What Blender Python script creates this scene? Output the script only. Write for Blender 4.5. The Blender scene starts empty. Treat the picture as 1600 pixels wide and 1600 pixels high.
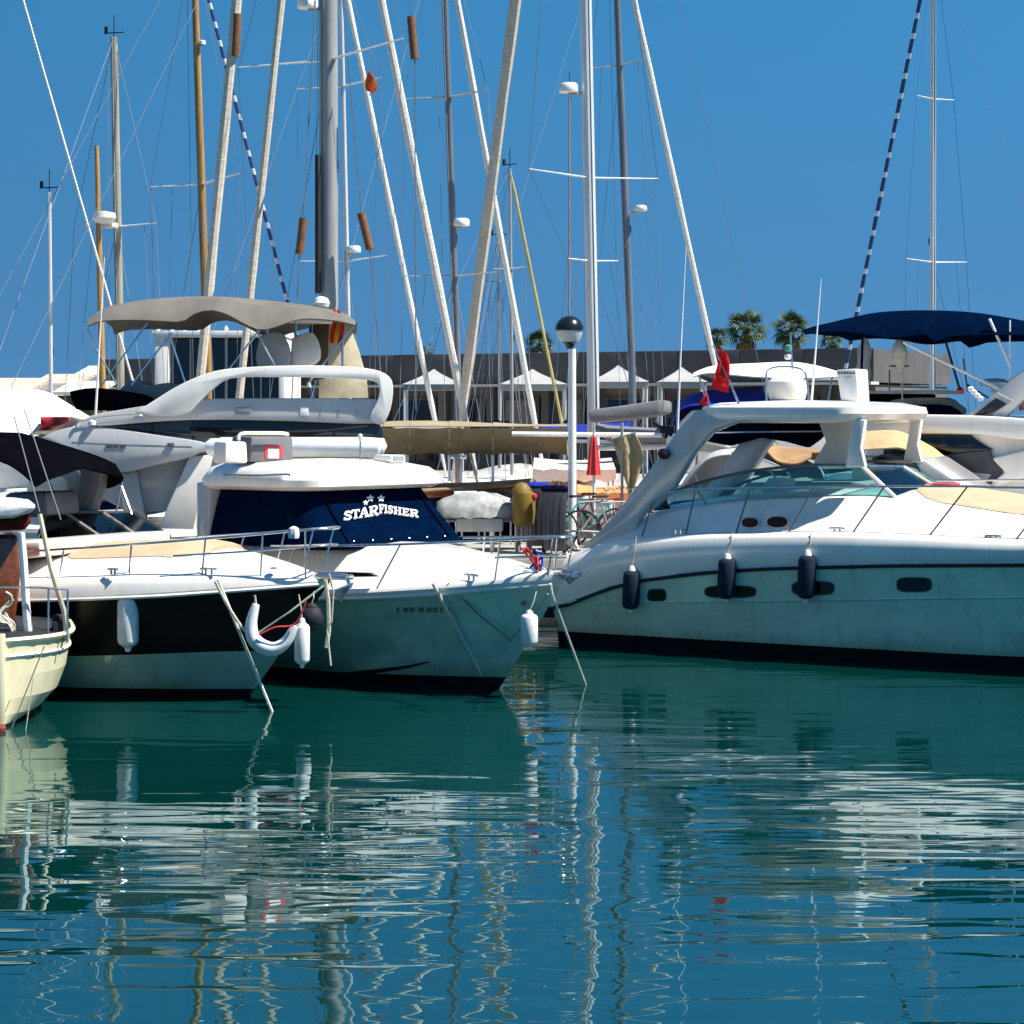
import bpy, bmesh, math, random
from mathutils import Vector, Matrix, noise as mnoise
random.seed(7)
sc = bpy.context.scene
COL = sc.collection
# ------------------------------------------------------------------ camera
F, H, CX, CH = 3200.0, 640.0, 800.0, 3.1      # focal length and horizon in photo pixels, eye height
cam = bpy.data.cameras.new('camera'); camo = bpy.data.objects.new('camera', cam); COL.objects.link(camo)
camo.location = (0, 0, CH); camo.rotation_euler = (math.radians(90), 0, 0)
cam.sensor_width = 36; cam.lens = 72; cam.shift_y = -0.1; cam.clip_start = 0.1; cam.clip_end = 6000
sc.camera = camo
# ------------------------------------------------------------------ sky and sun
AZ, EL = math.radians(103), math.radians(56)      # azimuth clockwise from +Y
w = bpy.data.worlds.new('World'); sc.world = w; w.use_nodes = True
nt = w.node_tree; nt.nodes.clear()
wo = nt.nodes.new('ShaderNodeOutputWorld'); bg = nt.nodes.new('ShaderNodeBackground')
sky = nt.nodes.new('ShaderNodeTexSky'); sky.sky_type = 'NISHITA'; sky.sun_disc = False
sky.sun_elevation = EL; sky.sun_rotation = AZ
sky.air_density = 1; sky.dust_density = 0; sky.ozone_density = 3
tc = nt.nodes.new('ShaderNodeTexCoord'); va = nt.nodes.new('ShaderNodeVectorMath'); va.operation = 'ADD'
va.inputs[1].default_value = (0, 0, 0.45)         # deep clear-air blue right down to the roofs
hs = nt.nodes.new('ShaderNodeHueSaturation'); hs.inputs['Saturation'].default_value = 1.2
mx = nt.nodes.new('ShaderNodeMix'); mx.data_type = 'RGBA'; mx.blend_type = 'MULTIPLY'; mx.inputs[0].default_value = 1
gz = nt.nodes.new('ShaderNodeSeparateXYZ')
tm = nt.nodes.new('ShaderNodeValToRGB'); tm.color_ramp.interpolation = 'EASE'      # greyer haze low down, clear blue above, paler overhead
while len(tm.color_ramp.elements) < 4: tm.color_ramp.elements.new(.5)
for e_, (ps, cl) in zip(tm.color_ramp.elements, ((0, (.50, .605, .54)), (.20, (.40, .72, .64)), (.34, (.40, .72, .64)), (.85, (.625, .65, .56)))): e_.position = ps; e_.color = (*cl, 1)

bg.inputs[1].default_value = 0.148
L = nt.links.new
L(tc.outputs['Generated'], va.inputs[0]); L(va.outputs[0], sky.inputs[0]); L(sky.outputs[0], hs.inputs['Color'])
L(tc.outputs['Generated'], gz.inputs[0]); L(gz.outputs['Z'], tm.inputs[0]); L(tm.outputs[0], mx.inputs[7]); L(hs.outputs[0], mx.inputs[6]); L(mx.outputs[2], bg.inputs[0]); L(bg.outputs[0], wo.inputs[0])
sd = bpy.data.lights.new('sun', 'SUN'); sd.energy = 5.0; sd.angle = math.radians(0.5); sd.color = (1, 0.96, 0.89)
so = bpy.data.objects.new('sun', sd); COL.objects.link(so)
so.rotation_euler = Vector((math.sin(AZ)*math.cos(EL), math.cos(AZ)*math.cos(EL), math.sin(EL))).to_track_quat('Z', 'Y').to_euler()
so.location = (30, -10, 40)
sc.view_settings.view_transform = 'Standard'; sc.view_settings.look = 'None'
sc.view_settings.exposure = 0.85; sc.view_settings.gamma = 1
sc.render.engine = 'CYCLES'
try:
    sc.cycles.use_denoising = True
    sc.cycles.max_bounces = 4; sc.cycles.diffuse_bounces = 2; sc.cycles.glossy_bounces = 3; sc.cycles.transparent_max_bounces = 8; sc.cycles.caustics_reflective = False; sc.cycles.caustics_refractive = False
except Exception: pass

# ------------------------------------------------------------------ materials
def mat(name, col, rough=0.5, metal=0.0, var=0.12, scale=3.0, bump=0.0, bscale=60.0, spec=0.5, coat=0.0, stretch=(1, 1, 1), col2=None, ior=1.5, streak=0.0, wl=None):
    m = bpy.data.materials.new(name); m.use_nodes = True
    n = m.node_tree; p = n.nodes['Principled BSDF']; l = n.links.new
    t = n.nodes.new('ShaderNodeTexCoord'); mp = n.nodes.new('ShaderNodeMapping'); mp.inputs['Scale'].default_value = stretch
    l(t.outputs['Object'], mp.inputs['Vector'])
    a = n.nodes.new('ShaderNodeTexNoise'); a.inputs['Scale'].default_value = scale; a.inputs['Detail'].default_value = 4; a.inputs['Roughness'].default_value = 0.65
    l(mp.outputs[0], a.inputs['Vector'])
    r = n.nodes.new('ShaderNodeValToRGB')
    c2 = col2 or tuple(c*(1-var*1.6) for c in col)
    r.color_ramp.elements[0].position = 0.3; r.color_ramp.elements[0].color = (*c2, 1)
    r.color_ramp.elements[1].position = 0.68; r.color_ramp.elements[1].color = (*[min(1, c*(1+var*.5)) for c in col], 1)
    l(a.outputs['Fac'], r.inputs[0]); cout = r.outputs[0]
    def layer(cin, fac, colr, amt):
        q = n.nodes.new('ShaderNodeMix'); q.data_type = 'RGBA'; q.blend_type = 'MULTIPLY'; q.inputs[7].default_value = (*colr, 1)
        f = n.nodes.new('ShaderNodeMath'); f.operation = 'MULTIPLY'; f.inputs[1].default_value = amt; l(fac, f.inputs[0]); l(f.outputs[0], q.inputs[0]); l(cin, q.inputs[6]); return q.outputs[2]
    if streak:      # run-off streaks and scuffs in the paint
        m2 = n.nodes.new('ShaderNodeMapping'); m2.inputs['Scale'].default_value = (5, 5, .45); l(t.outputs['Object'], m2.inputs['Vector'])
        s2 = n.nodes.new('ShaderNodeTexNoise'); s2.inputs['Scale'].default_value = 2.2; s2.inputs['Detail'].default_value = 5; l(m2.outputs[0], s2.inputs['Vector'])
        k2 = n.nodes.new('ShaderNodeMapRange'); k2.inputs['From Min'].default_value = .52; k2.inputs['From Max'].default_value = .72; l(s2.outputs['Fac'], k2.inputs[0])
        cout = layer(cout, k2.outputs[0], (.55, .50, .40), streak)
    if wl is not None:      # scum line above the water
        z2 = n.nodes.new('ShaderNodeSeparateXYZ'); l(t.outputs['Object'], z2.inputs[0])
        ad = n.nodes.new('ShaderNodeMath'); ad.operation = 'MULTIPLY_ADD'; l(a.outputs['Fac'], ad.inputs[0]); ad.inputs[1].default_value = .22; l(z2.outputs['Z'], ad.inputs[2])
        k3 = n.nodes.new('ShaderNodeMapRange'); k3.inputs['From Min'].default_value = wl+.12; k3.inputs['From Max'].default_value = wl-.05; l(ad.outputs[0], k3.inputs[0])
        cout = layer(cout, k3.outputs[0], (.55, .62, .38), .75)
    l(cout, p.inputs['Base Color'])
    rr = n.nodes.new('ShaderNodeMapRange'); rr.inputs['To Min'].default_value = max(0, rough-.08); rr.inputs['To Max'].default_value = min(1, rough+.1)
    l(a.outputs['Fac'], rr.inputs[0]); l(rr.outputs[0], p.inputs['Roughness'])
    p.inputs['Metallic'].default_value = metal; p.inputs['Specular IOR Level'].default_value = spec; p.inputs['Coat Weight'].default_value = coat; p.inputs['IOR'].default_value = ior
    if bump:
        b = n.nodes.new('ShaderNodeTexNoise'); b.inputs['Scale'].default_value = bscale; b.inputs['Detail'].default_value = 3
        l(mp.outputs[0], b.inputs['Vector'])
        bn = n.nodes.new('ShaderNodeBump'); bn.inputs['Strength'].default_value = bump; bn.inputs['Distance'].default_value = 0.02
        l(b.outputs['Fac'], bn.inputs['Height']); l(bn.outputs[0], p.inputs['Normal'])
    return m
def glassmat(name, tint, refl=1.5):
    m = bpy.data.materials.new(name); m.use_nodes = True; n = m.node_tree; n.nodes.clear(); l = n.links.new
    o = n.nodes.new('ShaderNodeOutputMaterial'); t = n.nodes.new('ShaderNodeBsdfTransparent'); t.inputs[0].default_value = (*tint, 1)
    g = n.nodes.new('ShaderNodeBsdfGlossy'); g.inputs['Roughness'].default_value = 0.03; g.inputs[0].default_value = (.9, .95, .95, 1)
    f = n.nodes.new('ShaderNodeFresnel'); f.inputs[0].default_value = refl; x = n.nodes.new('ShaderNodeMixShader')
    l(f.outputs[0], x.inputs[0]); l(t.outputs[0], x.inputs[1]); l(g.outputs[0], x.inputs[2]); l(x.outputs[0], o.inputs[0]); return m
def stripemat(name, c1, c2, freq, duty=.5):
    m = mat(name, c1, .7); n = m.node_tree; p = n.nodes['Principled BSDF']; l = n.links.new
    t = n.nodes.new('ShaderNodeTexCoord'); s = n.nodes.new('ShaderNodeSeparateXYZ'); l(t.outputs['Object'], s.inputs[0])
    a = n.nodes.new('ShaderNodeMath'); a.operation = 'MULTIPLY'; a.inputs[1].default_value = freq; l(s.outputs['Z'], a.inputs[0])
    f = n.nodes.new('ShaderNodeMath'); f.operation = 'FRACT'; l(a.outputs[0], f.inputs[0])
    g = n.nodes.new('ShaderNodeMath'); g.operation = 'GREATER_THAN'; g.inputs[1].default_value = duty; l(f.outputs[0], g.inputs[0])
    x = n.nodes.new('ShaderNodeMix'); x.data_type = 'RGBA'; x.inputs[6].default_value = (*c1, 1); x.inputs[7].default_value = (*c2, 1)
    l(g.outputs[0], x.inputs[0]); l(x.outputs[2], p.inputs['Base Color']); return m
M = {}
def dm(k, *a, **kw): M[k] = mat(k, *a, **kw)
dm('gelcoat', (.84, .80, .73), .22, streak=.16, var=.06, scale=1.5, coat=.3)
dm('gelcoat_warm', (.78, .74, .66), .28, var=.07, scale=1.5, coat=.2)
dm('gelcoat_grey', (.50, .49, .48), .2, streak=.2, var=.08, scale=1.2, coat=.4)
dm('gelcoat_cream', (.86, .78, .50), .35, streak=.12, var=.08, scale=2.5, coat=.2, stretch=(3, 3, .6))
dm('hull_bounce_teal', (.58, .75, .60), .16, streak=.35, wl=.30, var=.22, scale=.9, coat=.5, stretch=(1, 1, 2))  # pale hull with green light off the water put into its colour
dm('hull_bounce_grey', (.66, .78, .62), .16, streak=.3, wl=.32, var=.15, scale=.8, coat=.5, stretch=(1, 1, 2))  # white hull tinted by colour to stand in for water reflections
dm('hull_bounce_green', (.40, .60, .46), .15, streak=.3, wl=.22, var=.2, scale=.9, coat=.5)  # white lower hull, green water bounce painted into the base colour
dm('hull_black', (.003, .003, .0035), .3, var=.2, spec=.12)
dm('porthole_rim', (.10, .14, .14), .3, metal=.3, var=.2)
dm('antifoul', (.006, .008, .010), .5, var=.3, spec=.12)
dm('antifoul_red', (.25, .035, .02), .7, var=.3)
dm('rubber', (.03, .032, .036), .6, var=.2, spec=.12)
dm('rubber_grey', (.30, .31, .32), .55, var=.2)
dm('navy', (.0009, .0065, .026), .75, var=.25, scale=6, bump=.25, bscale=25, spec=0.0)
dm('navy_dark', (.003, .005, .016), .8, var=.3, scale=5, bump=.3, bscale=20, spec=0.0)
dm('black_canvas', (.003, .003, .005), .85, var=.3, bump=.3, bscale=15, spec=0.0)
dm('royal_blue', (.012, .03, .30), .7, var=.25, bump=.3, bscale=15, spec=.12)
dm('grey_canvas', (.23, .235, .24), .85, var=.14, scale=2, bump=.3, bscale=12, spec=.12)
dm('taupe_canvas', (.165, .15, .13), .85, var=.14, scale=2, bump=.2, bscale=12, spec=.1)
dm('tent_white', (.37, .365, .35), .8, var=.12, scale=1.5)
dm('grey_cover', (.10, .10, .105), .85, var=.2, scale=2, bump=.35, bscale=9, spec=0.0)
dm('light_grey_canvas', (.45, .45, .45), .85, var=.14, scale=3, bump=.3, bscale=10, spec=.12)
dm('tan_canvas', (.50, .37, .20), .85, var=.12, scale=3, bump=.3, bscale=12, spec=.12)
dm('cream_canvas', (.72, .62, .42), .85, var=.12, scale=3, bump=.25, bscale=12, spec=.12)
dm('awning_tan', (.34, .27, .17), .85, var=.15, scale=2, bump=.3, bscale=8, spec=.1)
dm('tan_canvas_shaded', (.12, .09, .05), .85, var=.18, scale=1.5, bump=.3, bscale=8, spec=.12)  # tan canvas with shade put into its colour
dm('white_canvas', (.78, .77, .74), .8, var=.08, scale=3, bump=.2, bscale=14, spec=.12)
dm('pink_canvas', (.74, .55, .46), .8, var=.1, scale=3, bump=.2, bscale=14, spec=.12)
dm('orange_canvas', (.75, .30, .12), .8, var=.12, spec=.12)
dm('sunpad', (.55, .37, .23), .75, var=.1, scale=4, bump=.2, bscale=18)
dm('tan_dark', (.36, .21, .09), .7, var=.2)
dm('maroon', (.14, .018, .012), .8, var=.35, scale=5, bump=.3, bscale=12, spec=.12)
dm('red', (.75, .04, .045), .65, var=.2, scale=4)
dm('yellow', (.80, .50, .03), .65, var=.15)
dm('mustard', (.20, .125, .006), .6, var=.25, scale=4)
dm('teal_plastic', (.05, .30, .24), .5)
dm('white_plastic', (.82, .82, .80), .35, var=.08, scale=5)
dm('fender_white', (.80, .80, .78), .38, var=.12, scale=7)
dm('fender_navy', (.012, .024, .045), .8, var=.3, scale=8, bump=.3, bscale=40, spec=.12)
dm('steel', (.62, .63, .64), .22, metal=.95, var=.15, scale=8)
dm('steel_dark', (.16, .16, .165), .35, metal=.7, var=.2)
dm('alloy', (.36, .355, .34), .45, metal=.15, var=.12, scale=2, stretch=(4, 4, .4))
dm('alloy_light', (.72, .72, .70), .4, metal=.3, var=.1, scale=2, stretch=(4, 4, .4))
dm('alloy_dark', (.20, .21, .23), .42, metal=.4, var=.15, scale=2, stretch=(4, 4, .4))
dm('mast_olive', (.40, .37, .27), .45, metal=.15, var=.2, scale=2, stretch=(4, 4, .4))
dm('spar_wood', (.46, .25, .06), .4, var=.3, scale=3, stretch=(6, 6, .5), coat=.3)
dm('sail_white', (.80, .78, .72), .8, var=.12, scale=6, bump=.4, bscale=10, stretch=(1, 1, 3), spec=.12)
dm('sail_sand', (.62, .55, .45), .8, var=.16, scale=6, bump=.4, bscale=10, stretch=(1, 1, 3), spec=.12)
dm('rope', (.62, .58, .46), .85, var=.25, scale=20, bump=.6, bscale=90)
dm('rope_pale', (.84, .80, .68), .85, var=.2, scale=20, bump=.6, bscale=90)
dm('rope_dark', (.22, .20, .16), .85, var=.25, scale=20)
dm('rope_yellow', (.58, .47, .16), .8, var=.2)
dm('rope_green', (.30, .38, .28), .85, var=.25, scale=20)
dm('wire', (.20, .23, .28), .6, spec=.2)
dm('leather', (.20, .085, .032), .8, var=.3, scale=12, bump=.4)
dm('varnish', (.20, .055, .018), .25, var=.35, scale=2, stretch=(1, 8, 8), coat=.5)
dm('teak', (.36, .24, .13), .7, var=.3, scale=2, stretch=(1, 9, 9))
dm('window_dark', (.006, .007, .009), .06, var=.1, spec=.6)
dm('window_black', (.003, .003, .004), .3, var=.1, spec=.15)
dm('locker_grey', (.15, .15, .16), .5, var=.12)
dm('window_smoke', (.03, .034, .036), .08, var=.15, spec=.6)
dm('window_brown', (.035, .02, .018), .1, var=.3)
dm('lamp_black', (.008, .012, .016), .25, var=.2)
dm('lamp_glass', (.55, .60, .60), .25, var=.1)
dm('paint_white', (.82, .82, .80), .4, var=.08, scale=4)
dm('bin_grey', (.055, .058, .066), .5, var=.15)
dm('silver_tarp', (.42, .43, .42), .5, var=.35, scale=5, bump=.6, bscale=6, spec=.12)
dm('letter_white', (.85, .86, .86), .5, var=.05)
dm('letter_dark', (.06, .10, .10), .5, var=.05)
dm('concrete', (.42, .39, .34), .85, var=.2, scale=1.5, bump=.2, bscale=30)
dm('concrete_dark', (.16, .14, .12), .9, var=.3, scale=1.2)
dm('paving', (.40, .34, .28), .85, var=.2, scale=2)
dm('render_dark', (.092, .088, .086), .85, var=.2, scale=.7)
dm('render_brown', (.13, .122, .11), .85, var=.22, scale=.8)
dm('render_pale', (.55, .55, .48), .8, var=.12, scale=.8)
dm('render_white', (.80, .78, .73), .8, var=.08, scale=.6)
dm('roof_clay', (.58, .47, .38), .85, var=.25)
dm('interior_dark', (.012, .012, .014), .8)
dm('palm_leaf', (.045, .085, .018), .6, var=.4, scale=3)
dm('palm_dry', (.16, .11, .04), .8, var=.3)
dm('palm_trunk', (.10, .075, .05), .9, var=.35, scale=6, bump=.6, bscale=18)
dm('hedge', (.05, .085, .02), .8, var=.5, scale=5)
dm('skin', (.45, .26, .18), .6); dm('shirt_blue', (.05, .12, .35), .8); dm('shirt_white', (.7, .7, .68), .8); dm('trousers', (.04, .045, .06), .8)
def clothmat(name, col):
    m = mat(name, col, .8, var=.12, spec=.05); n = m.node_tree; l = n.links.new; p = n.nodes['Principled BSDF']; o = n.nodes['Material Output']
    t = n.nodes.new('ShaderNodeBsdfTranslucent'); x = n.nodes.new('ShaderNodeMixShader'); x.inputs[0].default_value = .5
    l(p.inputs['Base Color'].links[0].from_socket, t.inputs[0]); l(p.outputs[0], x.inputs[1]); l(t.outputs[0], x.inputs[2]); l(x.outputs[0], o.inputs[0]); return m
M['flag_red'] = clothmat('flag_red', (.85, .07, .07)); M['flag_yellow'] = clothmat('flag_yellow', (.9, .55, .05)); M['orange_red'] = clothmat('flag_orange', (.85, .22, .08))
M['screen'] = glassmat('tinted_windscreen', (.66, .86, .87), 1.45)
M['screen_dark'] = glassmat('dark_windscreen', (.02, .065, .07), 1.5)
M['screen_clear'] = glassmat('clear_vinyl', (.78, .8, .8), 1.3)
M['stay_blue'] = stripemat('striped_stay_cover', (.02, .05, .17), (.62, .66, .74), 2.7, .66)
M['stay_blue2'] = stripemat('navy_striped_stay_cover', (.008, .045, .13), (.60, .66, .74), 2.1, .72)

# ------------------------------------------------------------------ helpers
class MB:
    """collects shapes; obj() links them as ONE mesh object"""
    def __init__(s): s.v = []; s.f = []
    def add(s, vs, fs):
        o = len(s.v); s.v += [tuple(v) for v in vs]; s.f += [[i+o for i in f] for f in fs]; return s
    def box(s, c, d, rz=0.0):
        x, y, z = d[0]/2, d[1]/2, d[2]/2; ca, sa = math.cos(rz), math.sin(rz)
        vs = [(c[0]+a*ca-b*sa, c[1]+a*sa+b*ca, c[2]+k) for a, b, k in ((-x,-y,-z),(x,-y,-z),(x,y,-z),(-x,y,-z),(-x,-y,z),(x,-y,z),(x,y,z),(-x,y,z))]
        return s.add(vs, [[3,2,1,0],[4,5,6,7],[0,1,5,4],[1,2,6,5],[2,3,7,6],[3,0,4,7]])
    def tube(s, path, r, n=7, cap=True, flat=1.0):
        P = [Vector(p) for p in path]; k = len(P)
        R = r if isinstance(r, (list, tuple)) else [r]*k
        vs = []; fs = []; up = None
        for i in range(k):
            t = (P[min(i+1, k-1)]-P[max(i-1, 0)]);
            t = t.normalized() if t.length > 1e-9 else Vector((0, 0, 1))
            if up is None: up = Vector((0, 0, 1)) if abs(t.z) < .9 else Vector((0, 1, 0))
            a = t.cross(up);
            a = a.normalized() if a.length > 1e-6 else Vector((1, 0, 0))
            b = a.cross(t).normalized(); up = b
            for j in range(n):
                q = 2*math.pi*j/n; vs.append(P[i]+a*(R[i]*math.cos(q))+b*(R[i]*flat*math.sin(q)))
        for i in range(k-1):
            for j in range(n):
                fs.append([i*n+j, i*n+(j+1) % n, (i+1)*n+(j+1) % n, (i+1)*n+j])
        if cap: fs += [list(range(n))[::-1], [(k-1)*n+j for j in range(n)]]
        return s.add(vs, fs)
    def lathe(s, prof, o=(0, 0, 0), n=16, axis=None):
        """prof: (r, h) pairs along axis from o"""
        ax = Vector(axis or (0, 0, 1)).normalized(); a = ax.orthogonal().normalized(); b = ax.cross(a); O = Vector(o)
        vs = []; fs = []
        for r, h in prof:
            for j in range(n):
                q = 2*math.pi*j/n; vs.append(O+ax*h+a*(r*math.cos(q))+b*(r*math.sin(q)))
        for i in range(len(prof)-1):
            for j in range(n): fs.append([i*n+j, i*n+(j+1) % n, (i+1)*n+(j+1) % n, (i+1)*n+j])
        fs += [list(range(n))[::-1], [(len(prof)-1)*n+j for j in range(n)]]
        return s.add(vs, fs)
    def loft(s, rings, closed=True, caps=True):
        n = len(rings[0]); vs = [p for r in rings for p in r]; fs = []
        for i in range(len(rings)-1):
            for j in range(n if closed else n-1):
                fs.append([i*n+j, i*n+(j+1) % n, (i+1)*n+(j+1) % n, (i+1)*n+j])
        if caps and closed: fs += [list(range(n))[::-1], [(len(rings)-1)*n+j for j in range(n)]]
        return s.add(vs, fs)
    def slab(s, pts, off):
        """polygon of 3-D points given thickness along vector off (or list of back points)"""
        n = len(pts); A = [Vector(p) for p in pts]
        B = [Vector(p) for p in off] if isinstance(off, list) else [p+Vector(off) for p in A]
        return s.add(A+B, [list(range(n)), [n+i for i in range(n)][::-1]]+[[i, n+i, n+(i+1) % n, (i+1) % n] for i in range(n)])
    def sheet(s, grid, th=0.012):
        """grid rows of points -> thin double-sided sheet"""
        r, c = len(grid), len(grid[0]); G = [[Vector(p) for p in row] for row in grid]
        nor = [[None]*c for _ in range(r)]
        for i in range(r):
            for j in range(c):
                a = G[min(i+1, r-1)][j]-G[max(i-1, 0)][j]; b = G[i][min(j+1, c-1)]-G[i][max(j-1, 0)]
                q = a.cross(b); nor[i][j] = q.normalized() if q.length > 1e-9 else Vector((0, 0, 1))
        vs = [p for row in G for p in row]+[G[i][j]-nor[i][j]*th for i in range(r) for j in range(c)]
        fs = []; N = r*c
        for i in range(r-1):
            for j in range(c-1):
                a = i*c+j; fs += [[a, a+1, a+c+1, a+c], [N+a, N+a+c, N+a+c+1, N+a+1]]
        for i in range(r-1):
            for j in (0, c-1): a = i*c+j; fs.append([a, a+c, N+a+c, N+a])
        for j in range(c-1):
            for i in (0, r-1): a = i*c+j; fs.append([a, N+a, N+a+1, a+1])
        return s.add(vs, fs)
    def obj(s, name, m, parent=None, bevel=0.0, ang=38, label=None, flat=False):
        return new(name, s.v, s.f, m, parent, bevel, ang, label, flat)
def new(name, vs, fs, m, parent=None, bevel=0.0, ang=38, label=None, flat=False, seg=2):
    bm = bmesh.new(); bv = [bm.verts.new(v) for v in vs]
    for f in fs:
        g = []
        for i in f:
            if bv[i] not in g: g.append(bv[i])
        if len(g) > 2:
            try: bm.faces.new(g)
            except ValueError: pass
    bmesh.ops.remove_doubles(bm, verts=bm.verts, dist=1e-5)
    bmesh.ops.recalc_face_normals(bm, faces=bm.faces)
    if bevel:
        es = [e for e in bm.edges if len(e.link_faces) == 2 and e.calc_face_angle(0) > math.radians(25)]
        if es: bmesh.ops.bevel(bm, geom=es, offset=bevel, segments=seg, profile=.5, affect='EDGES', clamp_overlap=True)
    for f in bm.faces: f.smooth = not flat
    if not flat:
        for e in bm.edges:
            if len(e.link_faces) == 2 and e.calc_face_angle(0) > math.radians(ang): e.smooth = False
    me = bpy.data.meshes.new(name); bm.to_mesh(me); bm.free()
    me.materials.append(M[m] if isinstance(m, str) else m)
    o = bpy.data.objects.new(name, me); COL.objects.link(o)
    if parent is not None: o.parent = parent
    if label: o['label'] = label
    return o
def tag(o, label=None, cat=None, group=None, kind=None):
    if label: o['label'] = label
    if cat: o['category'] = cat
    if group: o['group'] = group
    if kind: o['kind'] = kind
    return o
def root(name, label, cat, loc=(0, 0, 0), rz=0.0, group=None):
    o = bpy.data.objects.new(name, None); COL.objects.link(o); o.location = loc; o.rotation_euler = (0, 0, rz); o.empty_display_size = .2
    return tag(o, label, cat, group)
def W(px, py, Y): return Vector(((px-CX)/F*Y, Y, CH-(py-H)/F*Y))
def WZ(px, py, z=0.0):
    t = (z-CH)/(-(py-H)/F); return Vector(((px-CX)/F*t, t, z))
class Fr:
    """a boat's frame: x forward, y to port, z up from the waterline"""
    def __init__(s, ox, oy, yaw):
        a = math.radians(yaw); s.o = Vector((ox, oy)); s.f = Vector((math.cos(a), -math.sin(a))); s.p = Vector((math.sin(a), math.cos(a))); s.rz = -a
    def ray(s, px, py): return Vector(((px-CX)/F, 1.0)), -(py-H)/F
    def side(s, px, py, ly):
        d, dz = s.ray(px, py); t = (ly+s.o.dot(s.p))/d.dot(s.p); q = d*t-s.o; return Vector((q.dot(s.f), ly, CH+t*dz))
    def front(s, px, py, lx):
        d, dz = s.ray(px, py); t = (lx+s.o.dot(s.f))/d.dot(s.f); q = d*t-s.o; return Vector((lx, q.dot(s.p), CH+t*dz))
    def deck(s, px, py, z):
        d, dz = s.ray(px, py); t = (z-CH)/dz; q = d*t-s.o; return Vector((q.dot(s.f), q.dot(s.p), z))
    def plane(s, px, py, p0, n):
        d, dz = s.ray(px, py); n = Vector(n); D = Vector((d.dot(s.f), d.dot(s.p), dz)); C = Vector((-s.o.dot(s.f), -s.o.dot(s.p), CH))
        t = (Vector(p0)-C).dot(n)/D.dot(n); return C+D*t
    def surf(s, px, py, yf, sgn=-1):
        """first hit of the pixel's ray with the hull side y = sgn*yf(x, z)"""
        d, dz = s.ray(px, py); D = Vector((d.dot(s.f), d.dot(s.p), dz)); C = Vector((-s.o.dot(s.f), -s.o.dot(s.p), CH))
        t = 12.0; prev = None
        while t < 50:
            q = C+D*t; g = abs(q.y)-yf(q.x, q.z)
            if prev is not None and g <= 0 and q.y*sgn >= -.05:
                a, b = t-.05, t
                for _ in range(18):
                    c = (a+b)/2; q = C+D*c
                    if abs(q.y)-yf(q.x, q.z) <= 0: b = c
                    else: a = c
                return C+D*b
            prev = g; t += .05
        return C+D*22
def interp(tab, x):
    if x <= tab[0][0]: return tab[0][1]
    for (a, b), (c, d) in zip(tab, tab[1:]):
        if x <= c:
            k = (x-a)/(c-a); return b+(d-b)*k
    return tab[-1][1]
def smooth_tab(tab):
    """monotone-ish smoothing of a table of points"""
    def fn(x):
        return (interp(tab, x-.15)+interp(tab, x)*2+interp(tab, x+.15))/4
    return fn
def hull(par, x0, x1, B, levels, ov, parts, tr=.9, u0=.42, pt=2.6, pb=1.7, nst=36, rows=4, zb=None, transom='gelcoat', q=1.0):
    """levels: list of (zfun(x), flare) from sheer down to keel; parts: (name, material) between levels. returns half-breadth function of (x, z)"""
    zs = levels[0][0]; zb = zb or zs(x1)
    def stem(z):
        k = (zb-z)/zb
        return x1-ov*(max(0, k)**q if z >= 0 else 1-z*1.2)
    def plan(u, s):
        p = pb+(pt-pb)*max(0, min(1, s))
        if u <= u0: return tr+(1-tr)*math.sin(u/u0*math.pi/2)
        return max(0, 1-((u-u0)/(1-u0))**p)
    def flare(xn, z):
        for (za, fa), (zc, fc) in zip(levels, levels[1:]):
            a, c = za(xn), zc(xn)
            if z >= c or zc is levels[-1][0]:
                k = 0 if a == c else (a-z)/(a-c); k = max(0, min(1, k)); return fa+(fc-fa)*k
    def half(x, z):
        xs = stem(z); u = (x-x0)/(xs-x0)
        if u < 0 or u > 1: return 0
        xn = x0+u*(x1-x0); return B/2*plan(u, z/zs(xn))*flare(xn, z)
    us = [1-(1-i/nst)**1.5 for i in range(nst+1)]
    for k, (nm, m) in enumerate(parts):
        mb = MB(); ga = []
        for r in range(rows+1):
            ra, rb = [], []
            for u in us:
                xn = x0+u*(x1-x0); a, c = levels[k][0](xn), levels[k+1][0](xn); z = a+(c-a)*r/rows
                x = x0+u*(stem(z)-x0); y = B/2*plan(u, z/zs(xn))*(levels[k][1]+(levels[k+1][1]-levels[k][1])*r/rows)
                ra.append((x, -y, z)); rb.append((x, y, z))
            ga.append(ra[:-1]+[ra[-1]]+rb[::-1][1:])
        mb.loft(ga, closed=False)
        mb.obj(nm, m, par, ang=50)
    if transom:
        mb = MB(); zt = [l[0](x0) for l in levels]; L_ = [(x0-.004, -B/2*tr*l[1], z) for l, z in zip(levels, zt)]; R_ = [(x, -y, z) for x, y, z in L_]
        mb.add(L_+R_[::-1], [list(range(2*len(L_)))]); mb.obj('transom', transom, par)
    half.stem = stem; half.plan = plan; half.x0 = x0; half.x1 = x1; half.B = B
    return half
def deckloft(name, par, xs, fn, m, nose=None):
    """fn(x) -> points (y, z) from starboard edge to the centre; mirrored to port"""
    rings = []
    for x in xs:
        p = fn(x); rings.append([(x, y, z) for y, z in p]+[(x, -y, z) for y, z in p[::-1][1:]])
    mb = MB(); mb.loft(rings, closed=False); n = len(rings[0])
    mb.f.append(list(range(n))); mb.f.append([(len(rings)-1)*n+i for i in range(n)])
    return mb.obj(name, m, par, ang=55)
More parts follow.
